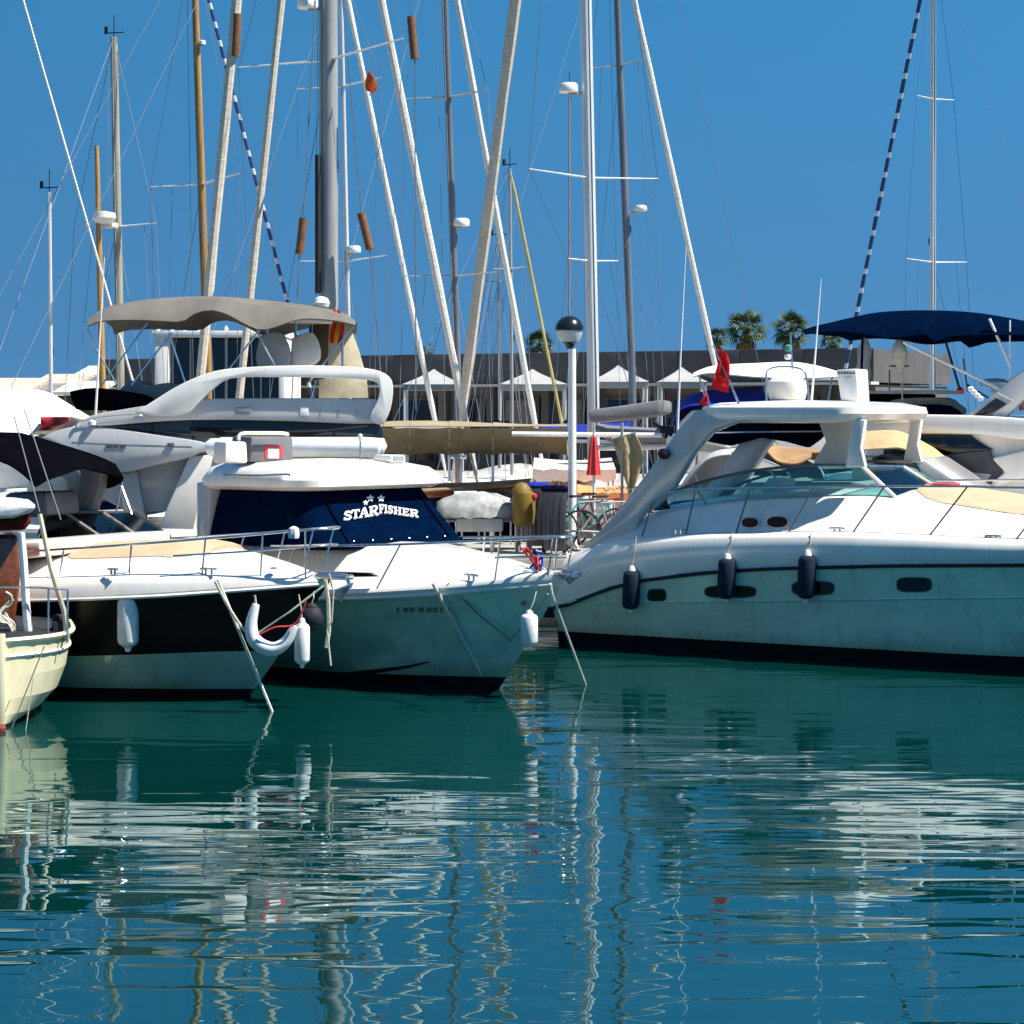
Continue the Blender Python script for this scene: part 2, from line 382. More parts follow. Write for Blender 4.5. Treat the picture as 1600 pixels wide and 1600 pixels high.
def ring(xb, xf, hw, z, rf=.3, rb=.1, n=5, wf=1.0, wb=1.0, dz=0.0):
    """rounded plan outline; wf/wb scale the half width at front/back; dz lifts the front"""
    pts = []
    def corner(cx, cy, r, a0):
        for i in range(n+1):
            a = a0+math.pi/2*i/n; pts.append((cx+r*math.cos(a), cy+r*math.sin(a)))
    corner(xf-rf, hw*wf-rf, rf, 0); corner(xb+rb, hw*wb-rb, rb, math.pi/2); corner(xb+rb, -hw*wb+rb, rb, math.pi); corner(xf-rf, -hw*wf+rf, rf, math.pi*1.5)
    return [(x, y, z+dz*(x-xb)/(xf-xb)) for x, y in pts]
def stack(name, par, rings, m, ang=40):
    return MB().loft(rings).obj(name, m, par, ang=ang)
def line(name, pts, r, m, parent=None, n=6, sag=0.0, seg=1, **k):
    P = []
    for a, b in zip(pts, pts[1:]):
        a, b = Vector(a), Vector(b)
        for i in range(seg): t = i/seg; q = a.lerp(b, t); q.z -= sag*4*t*(1-t); P.append(q)
    P.append(Vector(pts[-1])); return MB().tube(P, r, n).obj(name, m, parent, **k)
def curve(pts, n=6):
    """Catmull-Rom through points"""
    P = [Vector(p) for p in pts]; out = []
    for i in range(len(P)-1):
        a = P[max(i-1, 0)]; b = P[i]; c = P[i+1]; d = P[min(i+2, len(P)-1)]
        for j in range(n):
            t = j/n; out.append(.5*((2*b)+(c-a)*t+(2*a-5*b+4*c-d)*t*t+(3*b-a-3*c+d)*t**3))
    out.append(P[-1]); return out
def smooth2(pts, n=4): return [(p.x, p.y) for p in curve([(a, b, 0) for a, b in pts], n)]
def splate(name, fr, pts, ly, th, m, par, bevel=.01, sm=0, label=None, shear=0.0):
    """pixel outline laid on the boat's side plane ly, given thickness th towards +y"""
    if sm: pts = smooth2(pts+[pts[0]], sm)[:-1]
    A = [fr.side(x, y, ly) for x, y in pts]
    if shear:
        B_ = [p+Vector((0, th, shear)) for p in A]; mb = MB().slab(A, B_)
    else: mb = MB().slab(A, (0, th, 0))
    return mb.obj(name, m, par, bevel=bevel, label=label)
def cleat(par, p, s=.11, ax=(1, 0, 0)):
    p = Vector(p); a = Vector(ax)*s
    mb = MB(); mb.tube([p-a+Vector((0, 0, .055)), p-a*.4+Vector((0, 0, .06)), p+a*.4+Vector((0, 0, .06)), p+a+Vector((0, 0, .055))], .014, 6)
    for k in (-.35, .35): mb.tube([p+a*k, p+a*k+Vector((0, 0, .06))], .014, 6)
    return mb.obj('cleat', 'steel', par)
# ================================================================== SETTING
def watermat():
    m = bpy.data.materials.new('harbour_water'); m.use_nodes = True; n = m.node_tree; p = n.nodes['Principled BSDF']; l = n.links.new
    p.inputs['Base Color'].default_value = (.0005, .026, .023, 1); p.inputs['Roughness'].default_value = .012; p.inputs['IOR'].default_value = 3.7; p.inputs['Specular Tint'].default_value = (.72, .96, 1, 1)
    t = n.nodes.new('ShaderNodeTexCoord')
    def noise(scale, sx, sy, rot, det, dist):
        mp = n.nodes.new('ShaderNodeMapping'); mp.inputs['Scale'].default_value = (sx, sy, 1); mp.inputs['Rotation'].default_value = (0, 0, rot)
        l(t.outputs['Object'], mp.inputs[0]); a = n.nodes.new('ShaderNodeTexNoise'); a.inputs['Scale'].default_value = scale
        a.inputs['Detail'].default_value = det; a.inputs['Distortion'].default_value = dist; a.inputs['Roughness'].default_value = .35; l(mp.outputs[0], a.inputs['Vector']); return a.outputs['Fac']
    def mul(a, k):
        q = n.nodes.new('ShaderNodeMath'); q.operation = 'MULTIPLY'; l(a, q.inputs[0])
        if isinstance(k, float): q.inputs[1].default_value = k
        else: l(k, q.inputs[1])
        return q.outputs[0]
    def add(a, b): q = n.nodes.new('ShaderNodeMath'); l(a, q.inputs[0]); l(b, q.inputs[1]); return q.outputs[0]
    big = noise(.55, .8, 1.7, .15, 1, .3)          # slow swell, metres long
    mid = noise(1.5, .36, 2.0, -.06, 2.0, .6)      # ripples of half a metre
    small = noise(3.6, .55, 1.3, .2, 1.0, .6)     # cat's-paw texture
    gust = noise(.16, 1, 1.4, .5, 2, .2)
    g = n.nodes.new('ShaderNodeMapRange'); g.inputs['From Min'].default_value = .36; g.inputs['From Max'].default_value = .64
    g.inputs['To Min'].default_value = .35; g.inputs['To Max'].default_value = 1.0; l(gust, g.inputs[0])
    h = add(mul(big, .022), add(mul(mul(mid, g.outputs[0]), .0145), mul(mul(small, g.outputs[0]), .0022)))
    b = n.nodes.new('ShaderNodeBump'); b.inputs['Strength'].default_value = 1; b.inputs['Distance'].default_value = 1.0; l(h, b.inputs['Height']); l(b.outputs[0], p.inputs['Normal'])
    return m
M['water'] = watermat()
tag(new('water', [(-900, -200, 0), (900, -200, 0), (900, 2500, 0), (-900, 2500, 0)], [[0, 1, 2, 3]], 'water'), kind='structure')
# far quay
mb = MB(); mb.box((0, 330, -.05), (900, 536, 1.9)); tag(mb.obj('quay_ground', 'paving', bevel=0), kind='structure')
# pontoon that the boats lie stern-to
PZ = .78
pon = tag(MB().box((.9, 33.75, PZ-.26), (5.0, 3.4, .5)).obj('pontoon', 'concrete', bevel=.03), kind='structure')
for i in range(4):
    o = MB().box((-1.6+.65+i*1.24, 33.75, PZ+.012), (1.225, 3.36, .03)).obj('deck_slab', 'concrete', pon, bevel=.006)
for i in range(4):
    MB().lathe([(.16, -2.0), (.16, 1.2), (.05, 1.35)], (-1.3+i*1.5, 35.65, 0), 12).obj('pile', 'rubber', pon)
# --- long harbour building on the far quay
bf = Fr(-16.3, 83, 28.8)
bld = root('harbour_building', 'long low dark grey building with a pale eave line behind the masts', 'building', (bf.o.x, bf.o.y, .9), bf.rz)
def B3(x, y, z): return (x, y, z-.9)
LB = 32.2
MB().box(B3(LB/2, 4.2, 2.42), (LB, 8, 3.02)).obj('wall', 'render_brown', bld)
rf = MB().box(B3(LB/2, 4.0, 4.55), (LB+.2, 8.6, 1.1)).obj('roof', 'render_dark', bld)
for i in range(14):
    MB().box(B3(1.15+i*2.3, -.34, 4.56), (2.285, .06, 1.14)).obj('panel', 'render_dark', rf, bevel=.008)
MB().box(B3(LB/2, -.30, 3.97), (LB+.3, .8, .09)).obj('eave', 'render_pale', bld)
k = 0; x = .9
while x < LB-1.6:
    wd = (1.3, .9, 1.6, 1.1)[k % 4]; ht = (2.0, 1.5, 2.3, 1.7)[k % 4]
    fr_ = MB().box(B3(x+wd/2, .12, 3.45-ht/2), (wd+.14, .12, ht+.14)).obj('window', 'render_dark', bld)
    for j in range(2):
        MB().box(B3(x+wd*(.25+.5*j), .055, 3.45-ht/2), (wd/2-.05, .05, ht-.04)).obj('pane', 'window_dark', fr_)
    MB().box(B3(x+wd+.45, .0, 2.42), (.30, .40, 3.0)).obj('pier', 'render_dark' if k % 3 else 'render_brown', bld, bevel=.01)
    x += wd+.95; k += 1
# --- glazed pavilion
px0, px1 = W(240, 600, 66).x, W(445, 600, 66).x
pav = root('pavilion', 'white framed glass pavilion behind the grey flybridge yacht', 'building', (px0, 66, .9))
wv = px1-px0; zt = W(0, 517, 66).z-.9
MB().box((wv/2, 2.5, zt-.1), (wv+.1, 5.1, .2)).obj('roof', 'render_white', pav, bevel=.02)
MB().box((.26, 2.5, (zt-.2)/2), (.46, 5, zt-.21)).obj('wall', 'render_white', pav, bevel=.02)
MB().box((wv-.1, 2.5, (zt-.2)/2), (.2, 5, zt-.21)).obj('wall', 'render_white', pav, bevel=.02)
MB().box((wv/2+.15, 3.2, (zt-.2)/2), (wv-.8, 3.4, zt-.25)).obj('interior', 'interior_dark', pav)
for i in range(6):
    a = .55+(wv-.8)*i/6; MB().box((a+(wv-.8)/12, .5, (zt-.2)/2), ((wv-.8)/6-.05, .03, zt-.3)).obj('pane', 'window_dark', pav)
    MB().box((a, .46, (zt-.2)/2), (.05, .08, zt-.25)).obj('mullion', 'alloy', pav)
for i, a in enumerate((.1, .55, .95, 1.4, 2.3, 3.1, 3.8)):
    MB().lathe([(.04, 0), (.07, .07), (.05, .14), (.01, .18)], (a, .3, zt+.0), 8).obj('roof_lamp', 'paint_white', pav)
# --- houses and sheds at far left
def house(name, x0, x1, yt, Y, lab, m='render_white', roofm='roof_clay', wins=2):
    a, b = W(x0, 600, Y).x, W(x1, 600, Y).x; z = W(0, yt, Y).z-.9; r = root(name, lab, 'building', (a, Y, .9)); w_ = b-a
    MB().box((w_/2, 3, z/2), (w_, 6, z)).obj('wall', m, r)
    MB().slab([(-.15, -.2, z+.01), (w_+.15, -.2, z+.01), (w_+.15, 3, z+.45), (-.15, 3, z+.45)], (0, 0, .12)).obj('roof', roofm, r)
    for i in range(wins):
        c = w_*(i+.5)/wins; f = MB().box((c, -.02, z*.55), (.62, .08, .9)).obj('window', 'render_pale', r); MB().box((c, -.05, z*.55), (.5, .05, .78)).obj('pane', 'window_smoke', f)
    return r
house('quay_house', -120, 48, 612, 78, 'low white quay house with tan roof at the far left edge', wins=3)
house('quay_house', 55, 118, 604, 84, 'white quay house between the far left house and the thin mast')
house('quay_house', 122, 168, 590, 88, 'taller white quay house beside the ochre mizzen mast', roofm='render_white')
house('quay_shed', 90, 150, 618, 74, 'olive green shed door front below the white quay houses', m='hedge', roofm='render_pale', wins=1)
# --- pyramid tents on the quay
def tent(px, hw, ytop, ybase, Y, lab):
    c = W(px, ybase, Y); h = hw*Y/F; z0 = c.z-.9; z1 = W(px, ytop, Y).z-.9
    r = root('pyramid_tent', lab, 'tent', (c.x, Y, .9), group='white pyramid tents on the far quay')
    rings = []
    for t in (0, .2, .45, .7, .9, 1): s_ = h*(1-t)**1.25+.03; rings.append([(-s_, -s_, z0+(z1-z0)*t), (s_, -s_, z0+(z1-z0)*t), (s_, s_, z0+(z1-z0)*t), (-s_, s_, z0+(z1-z0)*t)])
    MB().loft(rings).obj('roof', 'tent_white', r, ang=20)
    MB().box((0, 0, z0-.09), (2*h, 2*h, .17)).obj('valance', 'tent_white', r)
    for sx in (-1, 1):
        for sy in (-1, 1): MB().tube([(sx*(h-.04), sy*(h-.04), 0), (sx*(h-.04), sy*(h-.04), z0-.1)], .035).obj('leg', 'alloy_light', r)
tent(678, 46, 577, 601, 63, 'white pyramid tent behind the crossing thick furled stays')
tent(832, 52, 577, 601, 62, 'white pyramid tent left of the lamp post')
tent(966, 44, 571, 597, 61, 'white pyramid tent between the two tall masts')
tent(1065, 36, 574, 597, 61, 'white pyramid tent just right of the dark tall mast')
# --- palms
def frondmesh():
    bm = MB(); bm.tube([(0, 0, 0), (.45, 0, .10), (.85, 0, .06)], [.03, .02, .015], 4)
    for i in range(11):
        a = math.radians(-75+150*i/10); l_ = .95-.25*abs(i-5)/5
        d = Vector((math.cos(a), math.sin(a), -.12-.25*abs(i-5)/5)); s_ = Vector((-math.sin(a), math.cos(a), 0))*.055; b0 = Vector((.82, 0, .06))
        tip = b0+d*l_; mid = b0+d*l_*.5
        bm.add([b0, mid+s_, tip+Vector((0, 0, -.25)), mid-s_], [[0, 1, 2, 3]])
    return bm
_fm = frondmesh().obj('frond', 'palm_leaf', flat=True).data
_fd = frondmesh().obj('frond', 'palm_dry', flat=True).data
for o in [o for o in bpy.data.objects if o.name.startswith('frond')]: bpy.data.objects.remove(o)
def palm(px, py, Y, R, lab, seed, n=64):
    rnd = random.Random(seed); c = W(px, py, Y); r = root('palm_tree', lab, 'palm', (c.x, Y, .9), group='fan palms behind the building'); z = c.z-.9
    path = [(0, 0, 0), (.08, 0, z*.4), (.05, 0, z*.8), (0, 0, z)]
    MB().tube(path, [.26, .2, .17, .2], 9).obj('trunk', 'palm_trunk', r)
    for i in range(n):
        dry = i > n*.72
        o = bpy.data.objects.new('dry_frond' if dry else 'frond', _fd if dry else _fm); COL.objects.link(o); o.parent = r
        o.location = (0, 0, z-(.15 if dry else 0)); el = rnd.uniform(.95, 1.35) if dry else rnd.uniform(-1.25, .75)
        o.rotation_euler = (rnd.uniform(-.3, .3), el, i*2.399); k = R/1.75*rnd.uniform(.8, 1.12); o.scale = (k, k, k)
palm(1166, 516, 118, 1.5, 'largest fan palm above the building right of the red flag stay', 1)
palm(1236, 516, 116, 1.35, 'fan palm right of the largest palm, above the white radar mast', 2)
palm(1120, 530, 126, .95, 'small dusky palm on the left of the largest palm', 3)
palm(1300, 536, 124, .95, 'small palm half hidden under the tip of the navy bimini', 4)
palm(843, 540, 124, 1.15, 'lone fan palm just left of the lamp post globe', 5)
palm(664, 548, 128, .8, 'tiny palm top over the roof between two furled stays', 6, 22)
# ================================================================== FOREGROUND BOATS
def rail(par, pts, r=.014, m='steel', name='bow_rail', n=5):
    return MB().tube(curve(pts, n), r, 7).obj(name, m, par)
def stan(par, a, b, r=.011, m='steel'):
    return MB().tube([a, b], r, 6).obj('stanchion', m, par)
def oval(px0, py0, px1, py1, n=20, p=4.0):
    cx, cy, a, b = (px0+px1)/2, (py0+py1)/2, (px1-px0)/2, (py1-py0)/2; o = []
    for i in range(n):
        t = 2*math.pi*i/n; c, s = math.cos(t), math.sin(t)
        o.append((cx+a*math.copysign(abs(c)**(2/p), c), cy+b*math.copysign(abs(s)**(2/p), s)))
    return o
def porthole(fr, par, half, box, p=4.0, m='window_dark', fm='rubber', grow=2.2, ly=None):
    def un(x, y): return fr.surf(x, y, half) if ly is None else fr.side(x, y, ly)
    x0, y0, x1, y1 = box
    A = [un(x, y)+Vector((0, -.008, 0)) for x, y in oval(x0-grow, y0-grow, x1+grow, y1+grow, 20, p)]
    f = MB().slab(A, (0, .05, 0)).obj('porthole', fm, par)
    A = [un(x, y)+Vector((0, -.013, 0)) for x, y in oval(x0, y0, x1, y1, 20, p)]
    MB().slab(A, (0, .04, 0)).obj('pane', m, f); return f

# ---------------------------------------------------------------- S : pilothouse boat with navy window covers
S = Fr(.57, 22.0, 46)
pb = root('pilothouse_boat', 'white pilothouse boat with navy lettered window covers and hull tinted grey-green by water light', 'motorboat', (S.o.x, S.o.y, 0), S.rz)
zS = smooth_tab([(-8, .93), (-5, .94), (-3.4, .98), (-2, 1.06), (-1, 1.16), (-.4, 1.24), (0.3, 1.31)])
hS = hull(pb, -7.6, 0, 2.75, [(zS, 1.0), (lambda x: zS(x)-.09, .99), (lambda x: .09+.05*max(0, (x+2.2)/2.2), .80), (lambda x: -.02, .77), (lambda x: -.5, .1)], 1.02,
          [('rub_strake', 'gelcoat'), ('hull', 'hull_bounce_teal'), ('boot_stripe', 'antifoul'), ('keel', 'antifoul')], pt=2.7, pb=1.75, zb=1.28, u0=.45)
zc = smooth_tab([(-8, 1.5), (-4, 1.56), (-2.8, 1.57), (-1.8, 1.5), (-.8, 1.40), (-.2, 1.33), (0, 1.31)])
def fS(x):
    b = max(.012, hS(x, zS(x)-.001)); z = zS(x); t = min(1, b/.9)
    return [(-b, z+.002), (-b*.985, z+.045), (-b*.93, z+.065), (-b*.80, z+.085), (-b*.66, z+.10+(zc(x)-z-.1)*.72*t), (-b*.45, zc(x)-.03*t), (0, zc(x))]
deckloft('deck', pb, [-7.6+7.58*(1-(1-i/30)**1.4) for i in range(31)], fS, 'gelcoat')
MB().tube([(x, -hS(x, zS(x)-.05)-.012, zS(x)-.05) for x in [-7.5+7.4*i/40 for i in range(41)]], .022, 6).obj('rub_rail', 'gelcoat_warm', pb)
# dark spray rail on the lower hull
sp = [S.surf(x, y, hS) for x, y in smooth2([(415, 1061), (480, 1059), (540, 1054), (600, 1047), (640, 1041), (671, 1034)], 4)]
MB().tube([p+Vector((0, -.01, 0)) for p in sp], [.05*(1-.85*i/(len(sp)-1)) for i in range(len(sp))], 6).obj('spray_rail', 'antifoul', pb)
# window cover (pilothouse) and roof
stack('window_cover', pb, [ring(-4.95, -2.62, 1.16, 1.50, .42, .1, 6), ring(-4.95, -2.70, 1.15, 1.58, .42, .1, 6), ring(-4.93, -3.06, 1.07, 1.92, .38, .1, 6), ring(-4.9, -3.32, 1.0, 2.2, .34, .1, 6)], 'navy')
MB().box((-5.1, 0, 1.75), (.28, 2.2, .95)).obj('cabin_bulkhead', 'gelcoat_grey', pb, bevel=.04)
rfS = stack('roof', pb, [ring(-5.05, -3.14, 1.10, 2.14, .40, .22, 6, dz=.02), ring(-5.12, -3.02, 1.19, 2.18, .42, .25, 6, dz=.03), ring(-5.14, -3.02, 1.2, 2.26, .42, .25, 6, dz=.03),
            ring(-5.08, -3.2, 1.13, 2.40, .42, .25, 6, dz=0), ring(-4.9, -3.55, .95, 2.48, .4, .25, 6, dz=-.02), ring(-4.4, -4.0, .3, 2.50, .12, .1, 6)], 'gelcoat')
MB().tube(curve([S.side(x, y, -1.215) for x, y in ((346, 746), (352, 742), (400, 743), (448, 741), (452, 743))], 3), .012).obj('grab_rail', 'steel', rfS)
# visor groove and roof vent, signal mast
MB().box((-3.62, .62, 2.5), (.34, .24, .10)).obj('roof_vent', 'gelcoat', rfS, bevel=.03)
MB().box((-3.45, .62, 2.505), (.01, .17, .06)).obj('vent_grille', 'rubber_grey', rfS)
p0 = S.side(563, 735, .35); MB().tube([p0, (p0.x, p0.y, p0.z+.36)], .011).obj('signal_mast', 'steel', rfS)
MB().lathe([(.02, 0), (.03, .03), (.03, .07), (.012, .09)], (p0.x, p0.y, p0.z+.36), 8).obj('signal_lamp', 'lamp_glass', rfS)
# grey locker with red framed panel, with a white rail over it
bx = MB().slab([S.front(x, y, -4.2) for x, y in ((393, 682), (458, 682), (459, 722), (391, 722))], (-.4, 0, 0)).obj('roof_locker', 'locker_grey', rfS, bevel=.03)
MB().slab([S.front(x, y, -4.19) for x, y in ((414, 697), (442, 697), (442, 716), (414, 716))], (-.02, 0, 0)).obj('red_panel', 'red', bx)
MB().slab([S.front(x, y, -4.182) for x, y in ((419, 701), (436, 701), (436, 716), (419, 716))], (-.02, 0, 0)).obj('white_panel', 'letter_white', bx)
MB().tube(curve([S.front(x, y, -4.1) for x, y in ((373, 688), (376, 678), (400, 677), (440, 677), (450, 679))], 3), .022).obj('locker_rail', 'gelcoat', rfS)
MB().slab([S.front(x, y, -4.05) for x, y in ((353, 690), (386, 690), (388, 724), (352, 724))], (-.25, 0, 0)).obj('locker', 'gelcoat', rfS, bevel=.03)
# lettering on the windscreen cover
def stroke_letters():
    b = .17
    def seg(x0, y0, x1, y1, w=b): return ('s', x0, y0, x1, y1, w)
    G = {'S': [seg(.88, .80, .62, .93), seg(.62, .93, .3, .9), seg(.3, .9, .15, .72), seg(.15, .72, .35, .56), seg(.35, .56, .68, .46), seg(.68, .46, .86, .28), seg(.86, .28, .66, .09), seg(.66, .09, .35, .08), seg(.35, .08, .1, .22), seg(.9, .95, .9, .7, .1), seg(.08, .05, .08, .3, .1)],
         'T': [seg(.5, .05, .5, .95, .24), seg(.04, .92, .96, .92, .15), seg(.06, .95, .06, .72, .12), seg(.94, .95, .94, .72, .12), seg(.28, .06, .72, .06, .12)],
         'A': [seg(.12, .08, .47, .95, .13), seg(.84, .08, .53, .95, .24), seg(.3, .36, .72, .36, .1), seg(0, .06, .3, .06, .12), seg(.62, .06, 1, .06, .12)],
         'R': [seg(.24, .05, .24, .95, .22), seg(.05, .94, .66, .94, .12), seg(.66, .94, .86, .78), seg(.86, .78, .82, .62), seg(.82, .62, .6, .5), seg(.6, .5, .3, .5, .1), seg(.5, .5, .86, .07, .2), seg(.05, .06, .44, .06, .12), seg(.76, .06, 1, .06, .12)],
         'F': [seg(.3, .05, .3, .95, .24), seg(.05, .93, .92, .93, .14), seg(.9, .95, .9, .68, .12), seg(.4, .5, .72, .5, .12), seg(.7, .62, .7, .38, .1), seg(.06, .06, .56, .06, .12)],
         'I': [seg(.5, .05, .5, .95, .34), seg(.12, .94, .88, .94, .12), seg(.12, .06, .88, .06, .12)],
         'H': [seg(.22, .05, .22, .95, .2), seg(.78, .05, .78, .95, .2), seg(.25, .5, .75, .5, .11), seg(.04, .94, .4, .94, .11), seg(.6, .94, .96, .94, .11), seg(.04, .06, .4, .06, .11), seg(.6, .06, .96, .06, .11)],
         'E': [seg(.26, .05, .26, .95, .22), seg(.05, .93, .9, .93, .13), seg(.05, .07, .92, .07, .13), seg(.3, .5, .68, .5, .11), seg(.66, .62, .66, .38, .1), seg(.88, .95, .88, .7, .11), seg(.9, .05, .9, .3, .11)]}
    return G
GL = stroke_letters()
def put_glyph(mb, ch, quad, un, off):
    """quad: (x0, x1, top-left y, top-right y, bottom-left y, bottom-right y) in photo pixels"""
    x0, x1, tl, tr_, bl, br = quad
    def m_(u, v): x = x0+(x1-x0)*u; t = tl+(tr_-tl)*u; b = bl+(br-bl)*u; return un(x, b+(t-b)*v)
    for _, a, b, c, d, w_ in GL[ch]:
        dx, dy = c-a, d-b; l_ = math.hypot(dx, dy) or 1; nx, ny = -dy/l_*w_/2, dx/l_*w_/2; ex, ey = dx/l_*w_*.2, dy/l_*w_*.2
        q = [m_(a-ex+nx, b-ey+ny), m_(c+ex+nx, d+ey+ny), m_(c+ex-nx, d+ey-ny), m_(a-ex-nx, b-ey-ny)]
        mb.slab([p+off*1.0 for p in q], -off*.9)
P0, P1 = Vector((-2.70, 0, 1.58)), Vector((-3.32, 0, 2.2)); nrm = Vector((P1.z-P0.z, 0, -(P1.x-P0.x))).normalized()
def unS(x, y): return S.plane(x, y, P0, nrm)
lt = [('S', 125, 235, 325, 318, 440, 425), ('T', 228, 326, 308, 298, 420, 405), ('A', 322, 440, 290, 268, 408, 388), ('R', 440, 560, 268, 245, 388, 372), ('F', 566, 632, 236, 240, 352, 346),
      ('I', 632, 672, 242, 250, 346, 346), ('S', 676, 748, 250, 262, 348, 354), ('H', 752, 850, 262, 278, 354, 368), ('E', 856, 946, 280, 294, 370, 384), ('R', 950, 1060, 294, 310, 384, 400)]
ml = MB()
for ch, a, b, t1, t2, b1, b2 in lt: put_glyph(ml, ch, (520+a/8, 520+b/8, 760+t1/8, 760+t2/8, 760+b1/8, 760+b2/8), unS, nrm*.022)
for cx, cy, r in ((570.2, 787, 4.2), (577.8, 780.2, 5.8), (594.5, 780.2, 6.0)):
    pts = [(cx+(r if i % 2 == 0 else r*.48)*math.sin(i*math.pi/5), cy-(r if i % 2 == 0 else r*.48)*math.cos(i*math.pi/5)) for i in range(10)]
    ml.slab([unS(x, y)+nrm*.022 for x, y in pts], -nrm*.02)
ml.obj('lettering', 'letter_white', pb, flat=True, label='white slab-serif lettering arched under three stars')
for y in (-.78, .78): MB().tube([P0+Vector((0, y, 0))+nrm*.004, P1+Vector((0, y*.93, 0))+nrm*.004], .011, 5).obj('cover_seam', 'navy_dark', pb)
hem = ring(-4.95, -2.64, 1.165, 1.53, .42, .1, 6); MB().tube([Vector(p) for p in hem]+[Vector(hem[0])], .014, 5).obj('cover_hem', 'navy_dark', pb)
for y in (-.7, -.42, -.14, .14, .42, .7): MB().lathe([(.012, 0), (.012, .006), (.004, .009)], P0+Vector((0, y, .01))+nrm*.004, 8, nrm).obj('snap', 'steel', pb)
# registration on the bow (not legible in the photo: a row of small dark marks)
mr = MB()
for x0, x1 in ((620, 624), (631, 638), (640, 648), (654, 663), (667, 675), (677, 684), (688, 692), (696, 704)):
    mr.slab([S.surf(x, y, hS)+Vector((0, -.006, 0)) for x, y in ((x0, 949), (x1, 949), (x1, 957), (x0, 957))], (0, .01, 0))
tag(mr.obj('registration_marks', 'letter_dark', pb, flat=True), kind='stuff')
# pulpit rail
rp = [(-4.6, -1.2, 1.42), (-3.2, -1.16, 1.53), (-1.6, -.95, 1.62), (-.5, -.42, 1.70), (-.02, -.16, 1.73), (.05, 0, 1.73)]
rail(pb, rp+[(x, -y, z) for x, y, z in rp[::-1][1:]])
for x, y, z, bx_, by in ((-3.2, -1.16, 1.53, -3.35, -1.27), (-1.6, -.95, 1.62, -1.85, -1.08), (-.55, -.44, 1.69, -.62, -.45), (-.02, -.16, 1.73, -.12, -.14), (-2.4, 1.06, 1.58, -2.55, 1.18), (-.55, .44, 1.69, -.62, .45), (-.02, .16, 1.73, -.12, .14)):
    stan(pb, (bx_, by, zS(bx_)+.05), (x, y, z))
MB().tube(curve([(-.62, -.45, 1.5), (-.2, -.2, 1.53), (-.04, 0, 1.54), (-.2, .2, 1.53), (-.62, .45, 1.5)], 4), .011).obj('lower_rail', 'steel', pb)
# bow roller, anchor and coloured lines
MB().box((.02, 0, 1.335), (.34, .14, .04)).obj('bow_roller', 'steel', pb, bevel=.01)
ma = MB(); ma.tube([(-.1, 0, 1.38), (.16, 0, 1.36)], .018); ma.slab([(.1, -.12, 1.30), (.26, 0, 1.36), (.1, .12, 1.30), (.06, 0, 1.22)], (0, 0, .02)); ma.obj('anchor', 'steel', pb)
for i in range(3):
    rnd = random.Random(40+i); a = (-.25-.12*i, -.25+.18*i, 1.46)
    pts = [(a[0]+rnd.uniform(-.12, .12), a[1]+rnd.uniform(-.12, .12), a[2]+rnd.uniform(-.12, .16)) for _ in range(9)]
    MB().tube(curve(pts, 4), .014, 5).obj('bow_line', ('red', 'royal_blue', 'rope')[i], pb)
for (px, py) in ((678, 910), (512, 905)):
    q = S.side(px, py, -1.1); cleat(pb, (q.x, -hS(q.x, zS(q.x)-.01)*.93, zS(q.x)+.07))
MB().slab([S.surf(x, y, lambda a, b: hS(a, min(b, zS(a)-.005))*.985) for x, y in ((512, 893), (575, 895), (588, 901), (512, 902))], (0, .05, 0)).obj('side_window', 'window_brown', pb)
q = S.surf(818, 942, hS); MB().box((q.x, q.y-.005, q.z), (.09, .02, .05)).obj('stern_light', 'steel_dark', pb)

# ---------------------------------------------------------------- B : sport cruiser with black topsides
B = Fr(-1.91, 21.7, 28)
bb = root('sports_cruiser', 'sports cruiser with glossy black topsides and tan foredeck sunpad', 'motorboat', (B.o.x, B.o.y, 0), B.rz)
zB = smooth_tab([(-8.2, 1.0), (-5, 1.04), (-3, 1.09), (-1.5, 1.17), (-.5, 1.25), (.3, 1.31)])
def zBk(x): return .40+.11*max(0, min(1, (x+3.2)/2.6))
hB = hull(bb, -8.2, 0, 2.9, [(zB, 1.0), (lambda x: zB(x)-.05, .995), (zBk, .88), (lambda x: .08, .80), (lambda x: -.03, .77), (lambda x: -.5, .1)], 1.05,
          [('rub_strake', 'gelcoat'), ('topside', 'hull_black'), ('hull', 'hull_bounce_green'), ('boot_stripe', 'antifoul'), ('keel', 'antifoul')], pt=2.7, pb=1.8, zb=1.3, u0=.5)
def fB(x):
    b = max(.012, hB(x, zB(x)-.001)); z = zB(x); t = min(1, b/1.1)
    return [(-b, z+.002), (-b*.985, z+.10*t), (-b*.94, z+.19*t), (-b*.86, z+.225*t), (-b*.80, z+.25*t), (-b*.62, z+.37*t), (-b*.3, z+.46*t), (0, z+.48*t)]
deckloft('deck', bb, [-8.2+8.18*(1-(1-i/30)**1.4) for i in range(31)], fB, 'gelcoat')
MB().tube([(x, -hB(x, zB(x)-.03)-.012, zB(x)-.03) for x in [-8.1+8.0*i/40 for i in range(41)]], .022, 6).obj('rub_rail', 'gelcoat', bb)
def surfz(fn, x, y):
    f = fn(x)
    for (y0, z0), (y1, z1) in zip(f, f[1:]):
        if abs(y0) >= abs(y) >= abs(y1): return z0+(z1-z0)*((abs(y0)-abs(y))/max(1e-6, abs(y0)-abs(y1)))
    return f[-1][1]
